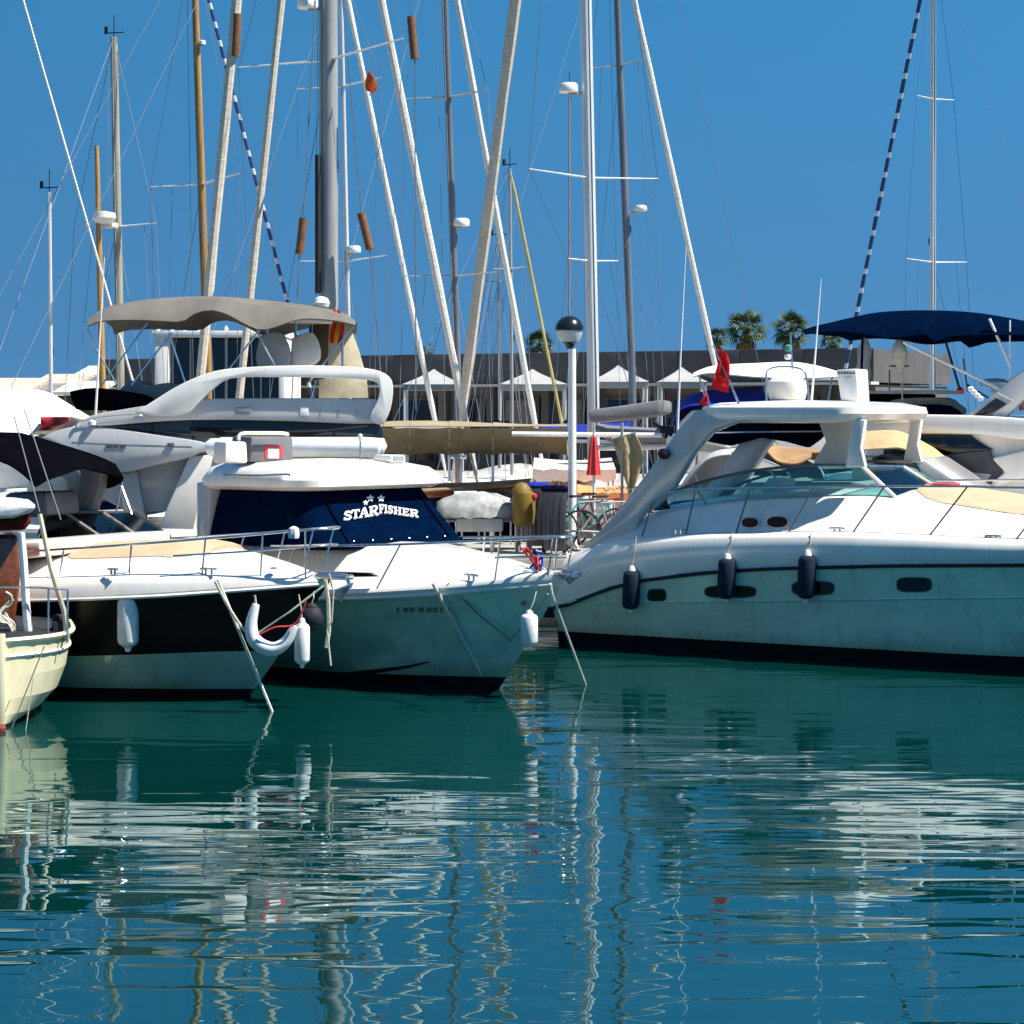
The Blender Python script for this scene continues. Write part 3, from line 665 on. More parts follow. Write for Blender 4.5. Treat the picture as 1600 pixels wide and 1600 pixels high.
def pad_on(name, par, fn, half, x0, x1, wf, th, m, nx=12, ny=9):
    up = []; dn = []
    for i in range(nx+1):
        x = x0+(x1-x0)*i/nx; e = min(1, .55+.45*math.sin(min(1, min(i, nx-i)/2)*math.pi/2)); hw = half(x)*wf*e
        ys = [hw*(2*j/ny-1) for j in range(ny+1)]
        up.append([Vector((x, y, surfz(fn, x, y)+th*(1-(abs(2*j/ny-1))**6*.8))) for j, y in enumerate(ys)])
    return MB().sheet(up, th*1.6).obj(name, m, par, ang=60)
pad_on('sunpad', bb, fB, lambda x: hB(x, zB(x)-.01), -3.1, -1.35, .62, .05, 'sunpad')
# windscreen: raked plane, three panes
w0 = Vector((-3.35, 0, 1.46)); wn = Vector((.42, -.06, .9)).normalized()
def unB(x, y): return B.plane(x, y, w0, wn)
wsB = MB()
frame = [(55, 852), (72, 801), (209, 800), (266, 838)]
wsB.tube([unB(x, y) for x, y in frame], .02, 6); wsB.tube([unB(55, 852), unB(160, 842), unB(266, 838)], .02, 6); wsr = wsB.obj('windscreen', 'steel_dark', bb)
for pp in (((58, 850), (73, 803), (101, 803), (157, 840), (110, 846)), ((104, 803), (159, 802), (213, 838), (160, 840)), ((162, 802), (208, 802), (262, 837), (216, 838))):
    MB().slab([unB(x, y) for x, y in pp], -wn*.012).obj('pane', 'screen_dark', wsr)
for a, b in (((102, 802), (158, 840)), ((160, 801), (215, 838))): MB().tube([unB(*a)+wn*.01, unB(*b)+wn*.01], .018, 5).obj('mullion', 'alloy', wsr)
# cockpit coaming, seat, radar arch, bimini
MB().slab([B.side(x, y, -1.2) for x, y in ((-60, 850), (62, 846), (62, 870), (-60, 885))], (0, 2.3, 0)).obj('cockpit_coaming', 'gelcoat', bb, bevel=.04)
ap = [B.side(x, y, 1.05) for x, y in ((126, 716), (160, 718), (155, 760), (140, 806), (110, 806), (122, 765))]
for ly in (1.05, -1.2): MB().slab([Vector((p.x, ly, p.z)) for p in ap], (0, .16, 0)).obj('radar_arch', 'locker_grey', bb, bevel=.03)
def line3(l_, ly, n=16):
    s_ = smooth2(l_, 6); return [B.side(x, y, ly) for x, y in [(l_[0][0]+(l_[-1][0]-l_[0][0])*i/n, interp(s_, l_[0][0]+(l_[-1][0]-l_[0][0])*i/n)) for i in range(n+1)]]
g = [line3([(-120, 716), (-60, 712), (-20, 716), (15, 728), (40, 746), (56, 762)], -1.25), line3([(-110, 704), (-50, 699), (-10, 702), (30, 714), (60, 732), (72, 752)], -1.1),
     line3([(-60, 690), (0, 680), (40, 684), (80, 698), (112, 712), (128, 732)], 0.0), line3([(-20, 692), (45, 684), (100, 698), (150, 714), (182, 729), (192, 748)], 1.1), line3([(-12, 704), (50, 702), (105, 722), (140, 748), (168, 764), (193, 752)], 1.25)]
MB().sheet(g, .02).obj('bimini', 'black_canvas', bb, ang=60)
for a, b in (((191, 752), (181, 802)), ((60, 715), (100, 805)), ((188, 754), (206, 804))): MB().tube([B.side(*a, 1.2), B.side(*b, 1.15)], .012).obj('bimini_pole', 'steel', bb)
splate('cockpit_bench', B, [(5, 770), (70, 768), (75, 806), (5, 812)], .2, .6, 'locker_grey', bb, bevel=.06)
rp = [(-5.2, -1.3, 1.42), (-3.4, -1.26, 1.55), (-2.0, -1.08, 1.66), (-.9, -.66, 1.76), (-.12, -.26, 1.84), (.03, 0, 1.84)]
rail(bb, rp+[(x, -y, z) for x, y, z in rp[::-1][1:]])
rp2 = [(-1.4, -.9, 1.56), (-.8, -.58, 1.60), (-.1, -.22, 1.66), (0, 0, 1.66)]
rail(bb, rp2+[(x, -y, z) for x, y, z in rp2[::-1][1:]], .011, name='lower_rail')
for x in (-4.3, -3.45, -2.65, -1.85, -1.1, -.55, -.15):
    y = -interp([(-5.2, 1.3), (-3.4, 1.26), (-2.0, 1.08), (-.9, .66), (-.12, .26)], x); z = interp([(-5.2, 1.42), (-3.4, 1.55), (-2, 1.66), (-.9, 1.76), (-.12, 1.84)], x)
    xb = x-.08; yb = hB(xb, zB(xb)-.01)*.84
    for sg in (-1, 1): stan(bb, (xb, sg*yb, zB(xb)+.2*min(1, yb/.9)), (x, sg*abs(y), z))
q = B.deck(340, 905, 1.30); cleat(bb, (q.x, -hB(q.x, zB(q.x)-.01)*.9, zB(q.x)+.16))
q = B.deck(383, 912, 1.30); MB().lathe([(.045, 0), (.045, .012), (.02, .016)], (q.x, -hB(q.x, zB(q.x)-.01)*.88, zB(q.x)+.17), 12).obj('filler_cap', 'steel', bb)
q = B.surf(175, 898, lambda a, b: hB(a, min(b, zB(a)-.005))*.985); cleat(bb, (q.x, q.y+.02, q.z), .07)
MB().box((.03, 0, 1.33), (.4, .16, .05)).obj('bow_roller', 'steel', bb, bevel=.01)
ma = MB(); ma.tube([(-.15, 0, 1.37), (.18, 0, 1.35), (.24, 0, 1.22)], .022); ma.slab([(.10, -.15, 1.18), (.27, 0, 1.26), (.10, .15, 1.18), (.12, 0, 1.06)], (0, 0, .02)); ma.obj('anchor', 'steel', bb)
MB().lathe([(.05, 0), (.06, .04), (.05, .1), (.015, .12)], B.deck(459, 838, 1.84)-Vector((0, 0, .02)), 8).obj('bow_light', 'white_plastic', bb)

# ---------------------------------------------------------------- C : cream traditional boat, bow towards the viewer
Cf = Fr(-4.94, 19.84, 74)
cb = root('wooden_boat', 'cream traditional wooden boat end-on at the left edge', 'boat', (Cf.o.x, Cf.o.y, 0), Cf.rz)
zC = lambda x: .87-.0*x
hC = hull(cb, -5.2, 0, 1.50, [(zC, 1.0), (lambda x: .72, .965), (lambda x: .50, .93), (lambda x: .28, .83), (lambda x: .12, .62), (lambda x: .03, .38), (lambda x: -.3, .06)], .10,
          [('rub_strake', 'gelcoat_cream'), ('hull', 'gelcoat_cream'), ('hull', 'gelcoat_cream'), ('hull', 'gelcoat_cream'), ('boot_stripe', 'gelcoat_cream'), ('keel', 'antifoul')], pt=11, pb=8, zb=.87, u0=.35, tr=.75, transom='gelcoat_cream')
for z, r, m in ((.855, .03, 'gelcoat_cream'), (.70, .018, 'gelcoat_warm')):
    pl = [(x, -hC(x, z)-.006, z) for x in [-5.1+5.06*i/40 for i in range(41)]]; pl += [(x, -y, z_) for x, y, z_ in pl[::-1]]
    MB().tube(pl, r, 6).obj('rub_rail', m, cb)
def fC(x):
    b = max(.02, hC(x, .86)); return [(-b, .874), (-b*.6, .895), (0, .905)]
deckloft('deck', cb, [-5.2+5.17*i/16 for i in range(17)], fC, 'rubber')
MB().slab([(.0, -.03, .93), (.03, -.03, .93), (.03, -.03, -.1), (-.12, -.03, -.12)], (0, .06, 0)).obj('stem_post', 'gelcoat_cream', cb, bevel=.008)
MB().slab([(.03, -.03, .06), (.17, -.03, .04), (.15, -.03, -.15), (.0, -.03, -.15)], (0, .06, 0)).obj('rudder', 'antifoul_red', cb, bevel=.008)
def cu(px, py, lx): return Cf.front(px, py, lx)
MB().tube([cu(46, 1002, -.5), cu(41, 950, -.5), cu(37, 880, -.5), cu(33, 832, -.5)], [.045, .04, .04, .036], 8).obj('post', 'paint_white', cb)
MB().tube([cu(-30, 918, -.4), cu(60, 918, -.4), cu(104, 921, -.4), cu(107, 926, -.4)], .011).obj('guard_rail', 'steel', cb)
for x in (76, 106): MB().tube([cu(x, 920, -.4), cu(x-1, 1004, -.4)], .011).obj('stanchion', 'steel', cb)
MB().tube([cu(62, 804, -.9), cu(80, 890, -.7), cu(100, 955, -.5), cu(105, 1000, -.5)], .028, 6).obj('boarding_pole', 'mast_olive', cb)
for i in range(5):
    a = cu(8+i*2, 925+i*6, -.42-i*.03); P = [a+Vector((.02*math.cos(t*1.3+i), .06*math.sin(t*1.1+i), -.055*t+.02*math.sin(t*2.3))) for t in range(9)]
    MB().tube(curve(P, 3), .016, 5).obj('rope_coil', 'rope', cb)
MB().slab([cu(x, y, -1.2) for x, y in ((-40, 806), (20, 808), (46, 800), (50, 814), (40, 829), (-40, 831))], (-1.2, 0, 0)).obj('sail_cover', 'maroon', cb, bevel=.05)
MB().slab([cu(x, y, -1.1) for x, y in ((-40, 785), (30, 785), (58, 788), (52, 800), (20, 810), (-40, 812))], (-1.4, 0, 0)).obj('sail_bundle', 'white_canvas', cb, bevel=.05)
MB().slab([cu(x, y, -1.5) for x, y in ((-30, 838), (28, 838), (33, 900), (20, 1000), (-30, 1000))], (-1.0, 0, 0)).obj('deckhouse', 'varnish', cb, bevel=.03)
MB().tube([cu(-20, 992, -.35), cu(46, 996, -.35)], .02).obj('red_hose', 'red', cb)
ma = MB(); q = cu(48, 1004, -.25); ma.tube([q, q+Vector((.02, 0, -.10))], .014); ma.lathe([(.0, 0), (.035, .02), (.03, .06), (0, .08)], q+Vector((.03, 0, -.16)), 8); ma.obj('shackle', 'leather', cb)
mt = MB(); mt.box(cu(90, 985, -.6), (.18, .1, .2)); mt.tube([cu(82, 968, -.6), cu(104, 966, -.6)], .05, 8); mt.tube([cu(68, 998, -.6), cu(84, 980, -.6)], .02); mt.obj('windlass', 'rubber', cb, bevel=.015)

# ---------------------------------------------------------------- R : hardtop sports yacht at the right
R = Fr(1.26, 28.4, 27)
rb = root('hardtop_yacht', 'large grey and white motor yacht with hardtop and three navy fenders', 'motor yacht', (R.o.x, R.o.y, 0), R.rz)
def tabp(pts, ly): return [(p.x, p.z) for p in (R.side(x, y, ly) for x, y in pts)]
tr_ = tabp([(872, 950), (900, 938), (950, 919), (1000, 906), (1100, 894), (1200, 887), (1400, 882), (1600, 881)], -1.72)
tr_ += [(8, 1.36), (10, 1.46), (12, 1.5)]
zR = smooth_tab(tr_)
zKn = smooth_tab([(-1, .50), (2, .66), (5.5, .86), (9, 1.05), (12, 1.15)])
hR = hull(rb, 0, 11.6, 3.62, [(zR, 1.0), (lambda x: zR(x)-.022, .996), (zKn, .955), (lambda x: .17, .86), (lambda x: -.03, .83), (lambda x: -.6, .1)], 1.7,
          [('rub_strake', 'rubber'), ('hull', 'hull_bounce_grey'), ('hull', 'hull_bounce_grey'), ('boot_stripe', 'antifoul'), ('keel', 'antifoul')], pt=2.8, pb=1.8, zb=1.5, u0=.52, tr=.93, transom='gelcoat_grey')
tg = smooth_tab(tabp([(876, 905), (890, 876), (910, 858), (960, 845), (1100, 834), (1300, 832), (1450, 838), (1600, 846)], -1.62)+[(8, 1.72), (10, 1.7), (12, 1.62)])
tz = smooth_tab(tabp([(890, 872), (930, 846), (985, 815), (1020, 799), (1060, 794), (1120, 786), (1200, 778), (1330, 774), (1400, 776), (1500, 790), (1600, 806)], -1.25)+[(8, 1.95), (10, 1.82), (11.6, 1.62)])
def fR(x):
    b = max(.012, hR(x, zR(x)-.001)); z = zR(x); zg = max(z+.03, tg(x)); t = min(1, b/1.5); zcab = max(zg+.02, tz(x)); zcab = zg+(zcab-zg)*t
    yc = max(b*.72, b-.5)
    return [(-b, z+.003), (-b*1.014, z+(zg-z)*.25), (-b*1.018, z+(zg-z)*.55), (-b*1.006, z+(zg-z)*.86), (-b*.975, zg-.005), (-b*.90, zg+.012), (-b*.86, zg+.03), (-yc, zcab-.03), (-yc+.06*t, zcab), (-yc*.5, zcab+.07*t), (0, zcab+.09*t)]
deckloft('deck', rb, [11.58*(1-(1-i/44)**1.25) for i in range(45)], fR, 'gelcoat')
pl = [(x, -hR(x, zR(x)-.015)-.012, zR(x)-.015) for x in [.02+11.3*i/50 for i in range(51)]]
MB().tube(pl, .019, 6).obj('rub_rail', 'rubber', rb)
MB().tube([(x, y-.016, z+.04) for x, y, z in pl[8:]], .012, 6).obj('rail_trim', 'steel', rb)
MB().tube([(x, -hR(x, zKn(x))-.004, zKn(x)) for x in [.1+10.5*i/40 for i in range(41)]], .012, 5).obj('hull_knuckle', 'hull_bounce_grey', rb)
MB().box((-.45, 0, .28), (.95, 3.1, .10)).obj('swim_platform', 'teak', rb, bevel=.03)
for b_ in ((1013, 921, 1040, 939), (1102, 916, 1181, 933), (1238, 909, 1303, 929), (1402, 903, 1455, 924)): porthole(R, rb, hR, b_, 3.4, fm='porthole_rim', grow=1.6)
for b_ in ((1160, 809, 1185, 824), (1199, 807, 1231, 824)): porthole(R, rb, None, b_, 2.3, m='window_black', fm='gelcoat_grey', ly=-1.50, grow=1.6)
for x, y in ((1060, 831), (1308, 829), (1552, 841)):
    q = R.side(x, y, -1.58); cleat(rb, (q.x, q.y, q.z-.03), .10)
# arch leg and hardtop
leg = [(1088, 640), (1060, 668), (1020, 725), (975, 785), (940, 825), (905, 858), (985, 846), (1000, 806), (1022, 793), (1052, 762), (1085, 707), (1112, 675), (1150, 661), (1185, 656), (1185, 640)]
for ly in (-1.42, 1.24):
    pts = [R.side(x, y, -1.42) for x, y in leg]; MB().slab([Vector((p.x, ly, p.z)) for p in pts], (0, .18, 0)).obj('arch_leg', 'gelcoat_grey', rb, bevel=.04)
xa, xb_ = R.side(1090, 640, -1.35).x, R.side(1368, 640, -1.35).x
stack('hardtop', rb, [ring(xa+.25, xb_-.2, 1.30, 2.93, .5, .25, 6), ring(xa+.1, xb_-.05, 1.42, 2.97, .5, .25, 6), ring(xa, xb_, 1.45, 3.05, .5, .25, 6), ring(xa+.02, xb_-.02, 1.43, 3.13, .5, .25, 6),
      ring(xa+.2, xb_-.3, 1.25, 3.19, .5, .25, 6), ring(xa+.8, xb_-.9, .6, 3.22, .4, .25, 6)], 'gelcoat')
for ly in (-1.33, 1.2):
    pts = [R.side(x, y, -1.33) for x, y in ((1333, 655), (1352, 655), (1345, 700), (1352, 730), (1320, 730), (1328, 690))]
    MB().slab([Vector((p.x, ly, p.z)) for p in pts], (0, .12, 0)).obj('windscreen_post', 'gelcoat', rb, bevel=.025)
splate('inner_panel', R, [(1278, 658), (1335, 658), (1322, 725), (1268, 728), (1290, 690)], 1.0, .1, 'gelcoat_warm', rb, bevel=.02)
splate('rolled_curtain', R, [(1108, 660), (1150, 654), (1284, 654), (1289, 672), (1284, 684), (1262, 700), (1225, 690), (1187, 684), (1140, 697), (1098, 688)], 1.1, .12, 'navy_dark', rb, bevel=.04)
MB().tube([R.side(1100, 676, 1.05), R.side(1285, 674, 1.05)], .012).obj('curtain_rail', 'steel', rb)
# windscreen
side_t = smooth2([(1022, 790), (1045, 772), (1100, 752), (1180, 735), (1270, 727), (1346, 728)], 4); side_b = smooth2([(1022, 797), (1060, 793), (1120, 786), (1200, 779), (1330, 775), (1398, 777)], 4)
T = [R.side(x, y, -1.12) for x, y in side_t]; Bo = [R.side(x, y, -1.24) for x, y in side_b]
wr = MB().tube(T+[R.side(1346, 728, -1.12)], .022, 6).obj('windscreen', 'steel_dark', rb)
n_ = len(T); cuts = [0, 7, 13, n_-1]
for a, b in zip(cuts, cuts[1:]):
    MB().sheet([T[a:b+1], Bo[a:b+1]], .012).obj('pane', 'screen', wr)
for i in cuts[1:-1]: MB().tube([T[i], Bo[i]], .016, 5).obj('mullion', 'alloy', wr)
ct, cbm = T[-1], Bo[-1]; pt_, pb_ = R.side(1432, 735, 1.1), R.side(1488, 766, 1.2)
cT, cB = (ct+pt_)/2+Vector((.18, 0, .02)), (cbm+pb_)/2+Vector((.25, 0, .03))
for a, b, c, d in ((ct, cT, cB, cbm), (cT, pt_, pb_, cB)):
    MB().sheet([[a.lerp(b, t/6) for t in range(7)], [d.lerp(c, t/6) for t in range(7)]], .012).obj('pane', 'screen', wr)
MB().tube([ct, cbm], .03, 6).obj('mullion', 'gelcoat', wr); MB().tube([cT, cB], .025, 6).obj('mullion', 'gelcoat', wr)
MB().tube([ct, cT, pt_], .022, 6).obj('top_frame', 'steel', wr)
pts_t = [Vector((p.x, -p.y, p.z)) for p in T]; pts_b = [Vector((p.x, -p.y, p.z)) for p in Bo]
MB().sheet([pts_t, pts_b], .012).obj('pane', 'screen', wr); MB().tube(pts_t, .022, 6).obj('top_frame', 'steel_dark', wr)
# helm, seats and red cushion inside
splate('dashboard', R, [(1310, 776), (1400, 776), (1380, 760), (1330, 752)], -.6, 1.5, 'rubber_grey', rb, bevel=.04)
splate('helm_seat', R, [(1150, 792), (1215, 788), (1222, 752), (1200, 745), (1180, 780)], -.5, .6, 'gelcoat_warm', rb, bevel=.05)
splate('cockpit_cushion', R, [(1038, 800), (1120, 795), (1118, 782), (1045, 784)], -.2, .9, 'royal_blue', rb, bevel=.04)
xw = R.side(1398, 777, -1.24).x
pad_on('sunpad', rb, fR, lambda x: max(.1, hR(x, zR(x)-.01)-.5), xw+.12, xw+4.3, .96, .05, 'sunpad', 18, 13)
def zdk(p):
    f = fR(p.x); ys = [abs(a) for a, _ in f]; 
    for (y0, z0), (y1, z1) in zip(f, f[1:]):
        if abs(y0) >= abs(p.y) >= abs(y1): return z0+(z1-z0)*((abs(y0)-abs(p.y))/max(1e-6, abs(y0)-abs(y1)))
    return f[-1][1]
q = R.deck(1440, 766, 2.1); stack('red_cushion', rb, [ring(q.x-.35, q.x+.2, .2, zdk(q)+.03, .08, .08), ring(q.x-.35, q.x+.2, .2, zdk(q)+.12, .08, .08)], 'red')
# guard rail
top_r = [R.side(x, y, -1.5) for x, y in ((1003, 800), (1020, 783), (1050, 769), (1150, 763), (1270, 761), (1400, 760), (1510, 760), (1600, 762))]
e = top_r[-1]; top_r += [Vector((9, -1.25, e.z+.05)), Vector((11, -.55, e.z+.1)), Vector((11.75, 0, e.z+.12)), Vector((11, .55, e.z+.1)), Vector((9, 1.25, e.z+.05)), Vector((e.x, 1.5, e.z)), Vector((top_r[3].x, 1.5, top_r[3].z))]
rail(rb, top_r, .015)
for a, b in (((1003, 838), (1020, 784)), ((1072, 834), (1086, 768)), ((1150, 833), (1172, 763)), ((1232, 833), (1272, 761)), ((1330, 836), (1382, 760)), ((1450, 840), (1512, 760)), ((1585, 846), (1650, 764))):
    stan(rb, R.side(*a, -1.60), R.side(*b, -1.5), .012, 'steel_dark')
# hardtop gear
q = R.side(1230, 626, 0); MB().lathe([(.20, 0), (.24, .03), (.27, .16), (.26, .26), (.20, .31), (.05, .33)], (q.x, 0, 3.21), 20).obj('radar_dome', 'gelcoat_warm', rb)
MB().tube(curve([R.side(x, y, -.35) for x, y in ((1198, 628), (1197, 590), (1202, 577), (1225, 573), (1252, 577), (1260, 590), (1264, 626))], 3), .014).obj('radar_frame', 'steel', rb)
MB().tube([R.side(1238, 577, 0), R.side(1235, 520, 0)], .012).obj('signal_staff', 'steel', rb)
MB().lathe([(.03, 0), (.05, .02), (.05, .08), (.02, .1)], R.side(1232, 550, 0), 10).obj('signal_light', 'teal_plastic', rb)
MB().lathe([(.03, 0), (.05, .02), (.05, .06), (.02, .08)], R.side(1231, 562, 0), 10).obj('anchor_light', 'white_plastic', rb)
wf = splate('roof_locker', R, [(1306, 578), (1338, 576), (1341, 628), (1314, 629)], -.5, .5, 'gelcoat', rb, bevel=.02)
splate('locker_panel', R, [(1318, 590), (1331, 589), (1332, 622), (1320, 623)], -.512, .02, 'white_plastic', wf, bevel=.005)
mk = MB()
for i in range(6): mk.slab([R.side(x, y, -.51) for x, y in ((1309+i*4.6, 581.4), (1312+i*4.6, 581.3), (1312+i*4.6, 584.4), (1309+i*4.6, 584.5))], (0, .012, 0))
mk.obj('locker_marks', 'letter_dark', wf, flat=True)
MB().tube([R.side(1058, 682, -1.3), R.side(1064, 540, -1.3), R.side(1072, 385, -1.3)], [.02, .012, .006], 6).obj('whip_antenna', 'paint_white', rb)
MB().tube([R.side(1268, 626, .4), R.side(1275, 540, .4), R.side(1283, 435, .4)], [.018, .012, .006], 6).obj('whip_antenna', 'paint_white', rb)
ml = MB(); ml.lathe([(.03, 0), (.07, .02), (.07, .1), (.03, .12)], R.side(1040, 710, -1.42), 10, (0, -1, .1)); ml.obj('search_light', 'rubber', rb)
ml = MB(); ml.box(R.side(1045, 671, -1.3), (.2, .12, .1)); ml.tube([R.side(1022, 660, -1.3), R.side(1050, 680, -1.3)], .03); ml.tube([R.side(1048, 652, -1.3), R.side(1040, 685, -1.3)], .025); ml.obj('horn', 'rubber', rb, bevel=.01)
# ================================================================== BOATS BEHIND
# ---------------------------------------------------------------- grey flybridge yacht (bow to the left)
G = Fr(-1.75, 31.0, 176)
gy = root('flybridge_yacht', 'grey and white flybridge yacht with grey bimini behind the black cruiser', 'motor yacht', (G.o.x, G.o.y, 0), G.rz)
zG = smooth_tab([(0, 1.25), (4, 1.35), (8, 1.6), (12.2, 1.95)])
hG = hull(gy, 0, 12, 3.9, [(zG, 1.0), (lambda x: zG(x)-.06, 1.0), (lambda x: .12, .86), (lambda x: -.03, .83), (lambda x: -.6, .1)], 1.6, [('rub_strake', 'gelcoat_grey'), ('hull', 'gelcoat'), ('boot_stripe', 'antifoul'), ('keel', 'antifoul')], zb=1.95)
def fG(x):
    b = max(.012, hG(x, zG(x)-.001)); z = zG(x); return [(-b, z+.003), (-b*.97, z+.05), (-b*.6, z+.09), (0, z+.12)]
deckloft('deck', gy, [11.95*i/24 for i in range(25)], fG, 'gelcoat')
def gp(name, pts, ly, th, m, bevel=.03, sm=3, parent=gy): return splate(name, G, pts, ly, -th, m, parent, bevel=bevel, sm=sm)
gp('deckhouse', [(92, 700), (110, 668), (160, 655), (300, 652), (450, 652), (560, 652), (586, 665), (590, 700), (586, 730), (450, 770), (330, 790), (215, 800), (150, 770)], 1.55, 3.1, 'gelcoat_grey')
wing = [(64, 684), (108, 668), (180, 671), (250, 681), (310, 690), (326, 700), (292, 716), (240, 728), (192, 738), (150, 722), (105, 702)]
gp('side_wing', wing, 2.0, .55, 'gelcoat_grey', .06)
gp('side_wing', wing, -1.45, .55, 'gelcoat_grey', .06)
gp('side_window', [(176, 664), (200, 656), (300, 655), (420, 657), (520, 660), (590, 662), (592, 689), (520, 690), (430, 688), (330, 685), (240, 676), (190, 670)], 1.62, .1, 'window_smoke', .01)
gp('side_window_band', [(300, 657), (420, 658), (520, 661), (588, 663), (588, 666), (520, 674), (440, 686), (360, 683), (300, 680)], 1.632, .02, 'window_dark', .002)
gp('fly_coaming', [(122, 668), (140, 650), (190, 640), (240, 632), (300, 624), (430, 622), (560, 623), (590, 626), (594, 642), (586, 662), (450, 658), (300, 656), (180, 664)], 1.75, 3.5, 'gelcoat_grey', .05)
gp('fly_vent', [(368, 636), (392, 636), (392, 646), (368, 646)], 1.757, .02, 'rubber_grey', .003, 0)
for x in (474, 500, 528, 556): gp('coaming_seam', [(x, 640), (x+1.6, 640), (x+1.2, 652), (x-.4, 652)], 1.756, .02, 'rubber_grey', 0, 0)
gp('coaming_light', [(470, 636), (482, 636), (482, 650), (468, 650)], 1.76, .02, 'letter_white', .003, 0)
arch = [(212, 644), (240, 626), (272, 606), (310, 588), (350, 577), (420, 572), (500, 571), (570, 575), (602, 584), (614, 602), (610, 640), (596, 664), (578, 652), (590, 625), (592, 604), (578, 594), (500, 590), (420, 589), (360, 591), (332, 608), (306, 634), (290, 646), (250, 650)]
gp('fly_fairing', arch, 1.85, .22, 'gelcoat', .05)
gp('fly_fairing', arch, -1.63, .22, 'gelcoat', .05)
MB().tube([(G.side(600, 590, 1.7).x, y, G.side(600, 590, 1.7).z) for y in (1.65, .8, 0, -.8, -1.5)], .022).obj('fly_aft_rail', 'steel', gy)
for y in (1.2, .4, -.4, -1.2): MB().tube([(G.side(600, 590, 1.7).x, y, G.side(600, 590, 1.7).z), (G.side(600, 645, 1.7).x, y, G.side(600, 645, 1.7).z)], .014).obj('rail_post', 'steel', gy)
MB().tube(curve([G.side(x, y, 2.02) for x, y in ((120, 668), (122, 660), (160, 652), (215, 648), (222, 654))], 3), .013).obj('grab_rail', 'steel', gy)
for x in (236, 300, 372, 446, 520): gp('window_mullion', [(x, 657), (x+3, 657), (x+3.5, 687), (x+.5, 687)], 1.628, .03, 'rubber', 0, 0)
gp('wing_seam', [(112, 690), (200, 694), (300, 697), (300, 698.2), (200, 695.2), (112, 691.2)], 2.004, .01, 'rubber_grey', 0, 0)
gp('nav_light', [(262, 692), (272, 692.5), (272, 699), (262, 698.5)], 2.03, .04, 'steel_dark', .004, 0)
gp('hatch', [(120, 672), (150, 664), (160, 667), (130, 676)], 1.9, .04, 'window_smoke', .004, 0)
gp('seat_cover', [(108, 612), (150, 606), (225, 617), (236, 628), (232, 640), (130, 641), (116, 634)], 1.2, 2.2, 'black_canvas', .05)
gp('console_cover', [(176, 622), (196, 600), (214, 594), (232, 602), (262, 598), (282, 604), (262, 618), (240, 624)], .8, 1.4, 'grey_canvas', .05)
gp('helm_console', [(405, 525), (440, 520), (452, 572), (402, 574)], .6, .8, 'light_grey_canvas', .03)
gp('helm_seat', [(456, 528), (490, 520), (500, 560), (470, 575), (455, 570)], .2, .7, 'gelcoat', .04)
gp('radar_bar', [(412, 494), (540, 499), (540, 506), (412, 503)], .2, .25, 'gelcoat', .03, 0)
for x in (418, 462, 535): MB().tube([G.side(x, 500, .1), G.side(x, 580, .1)], .022).obj('radar_leg', 'steel', gy)
gp('canvas_enclosure', [(498, 506), (545, 506), (560, 545), (573, 590), (575, 622), (498, 622)], -.9, .05, 'cream_canvas', .01, 0)
gp('enclosure_shaded_edge', [(484, 508), (514, 506), (512, 590), (470, 600)], -.6, .04, 'tan_canvas_shaded', .01, 0)  # shaded part of the tan curtain, shade painted as a darker sheet
# bimini: arched sheet over two bows
near = [(137, 511), (160, 503), (210, 501), (262, 503), (286, 503), (305, 491), (330, 486), (356, 493), (382, 507), (405, 516), (430, 512), (470, 500), (520, 502), (555, 510)]
shol = [(139, 500), (165, 486), (210, 478), (262, 474), (300, 471), (330, 470), (360, 473), (400, 480), (430, 482), (470, 484), (520, 490), (555, 504)]
ridg = [(146, 494), (170, 481), (215, 472), (265, 467), (320, 465), (370, 467), (430, 473), (480, 479), (535, 490), (556, 505)]
def rs(lst, n=30):
    x0, x1 = lst[0][0], lst[-1][0]; s = smooth2(lst, 6); return [(x0+(x1-x0)*i/n, interp(s, x0+(x1-x0)*i/n)) for i in range(n+1)]
g = [[G.side(x, y, ly) for x, y in rs(l_)] for l_, ly in ((near, 1.55), (shol, 1.35), (ridg, .5))]
g += [[Vector((p.x, -q*1.0, p.z)) for p in row] for row, q in ((g[2], .5), (g[1], 1.35), (g[0], 1.55))]
MB().sheet(g, .02).obj('bimini', 'taupe_canvas', gy, ang=60)
def seams(g, cols, par, m):
    for j in cols:
        MB().tube([row[j]+Vector((0, 0, .012)) for row in g], .012, 5).obj('seam', m, par)
seams(g, (1, 8, 15, 22, 29), gy, 'grey_canvas')
for a, b in (((137, 512), (150, 545)), ((150, 545), (182, 600)), ((230, 505), (160, 600)), ((268, 520), (205, 602)), ((264, 520), (290, 600)), ((405, 516), (340, 600)), ((552, 510), (480, 600)), ((400, 515), (430, 572))):
    for ly in (1.5, -1.5): MB().tube([G.side(*a, ly), G.side(*b, ly)], .014, 5).obj('bimini_pole', 'steel', gy)
q = G.side(502, 482, .3); MB().lathe([(.03, -.12), (.03, 0), (.11, .02), (.13, .08), (.1, .15), (.03, .18)], q, 14).obj('satellite_dome', 'white_plastic', gy)
MB().tube([G.side(163, 402, 1.7), G.side(149, 655, 1.7)], [.006, .018], 6).obj('whip_antenna', 'paint_white', gy)
MB().lathe([(.03, 0), (.06, .02), (.06, .07), (.02, .1)], G.side(144, 666, 2.0), 10).obj('deck_light', 'white_plastic', gy)
MB().tube([G.side(488, 470, 0), G.side(487, 590, 0)], .008).obj('flag_staff', 'steel', gy)
fl = MB()
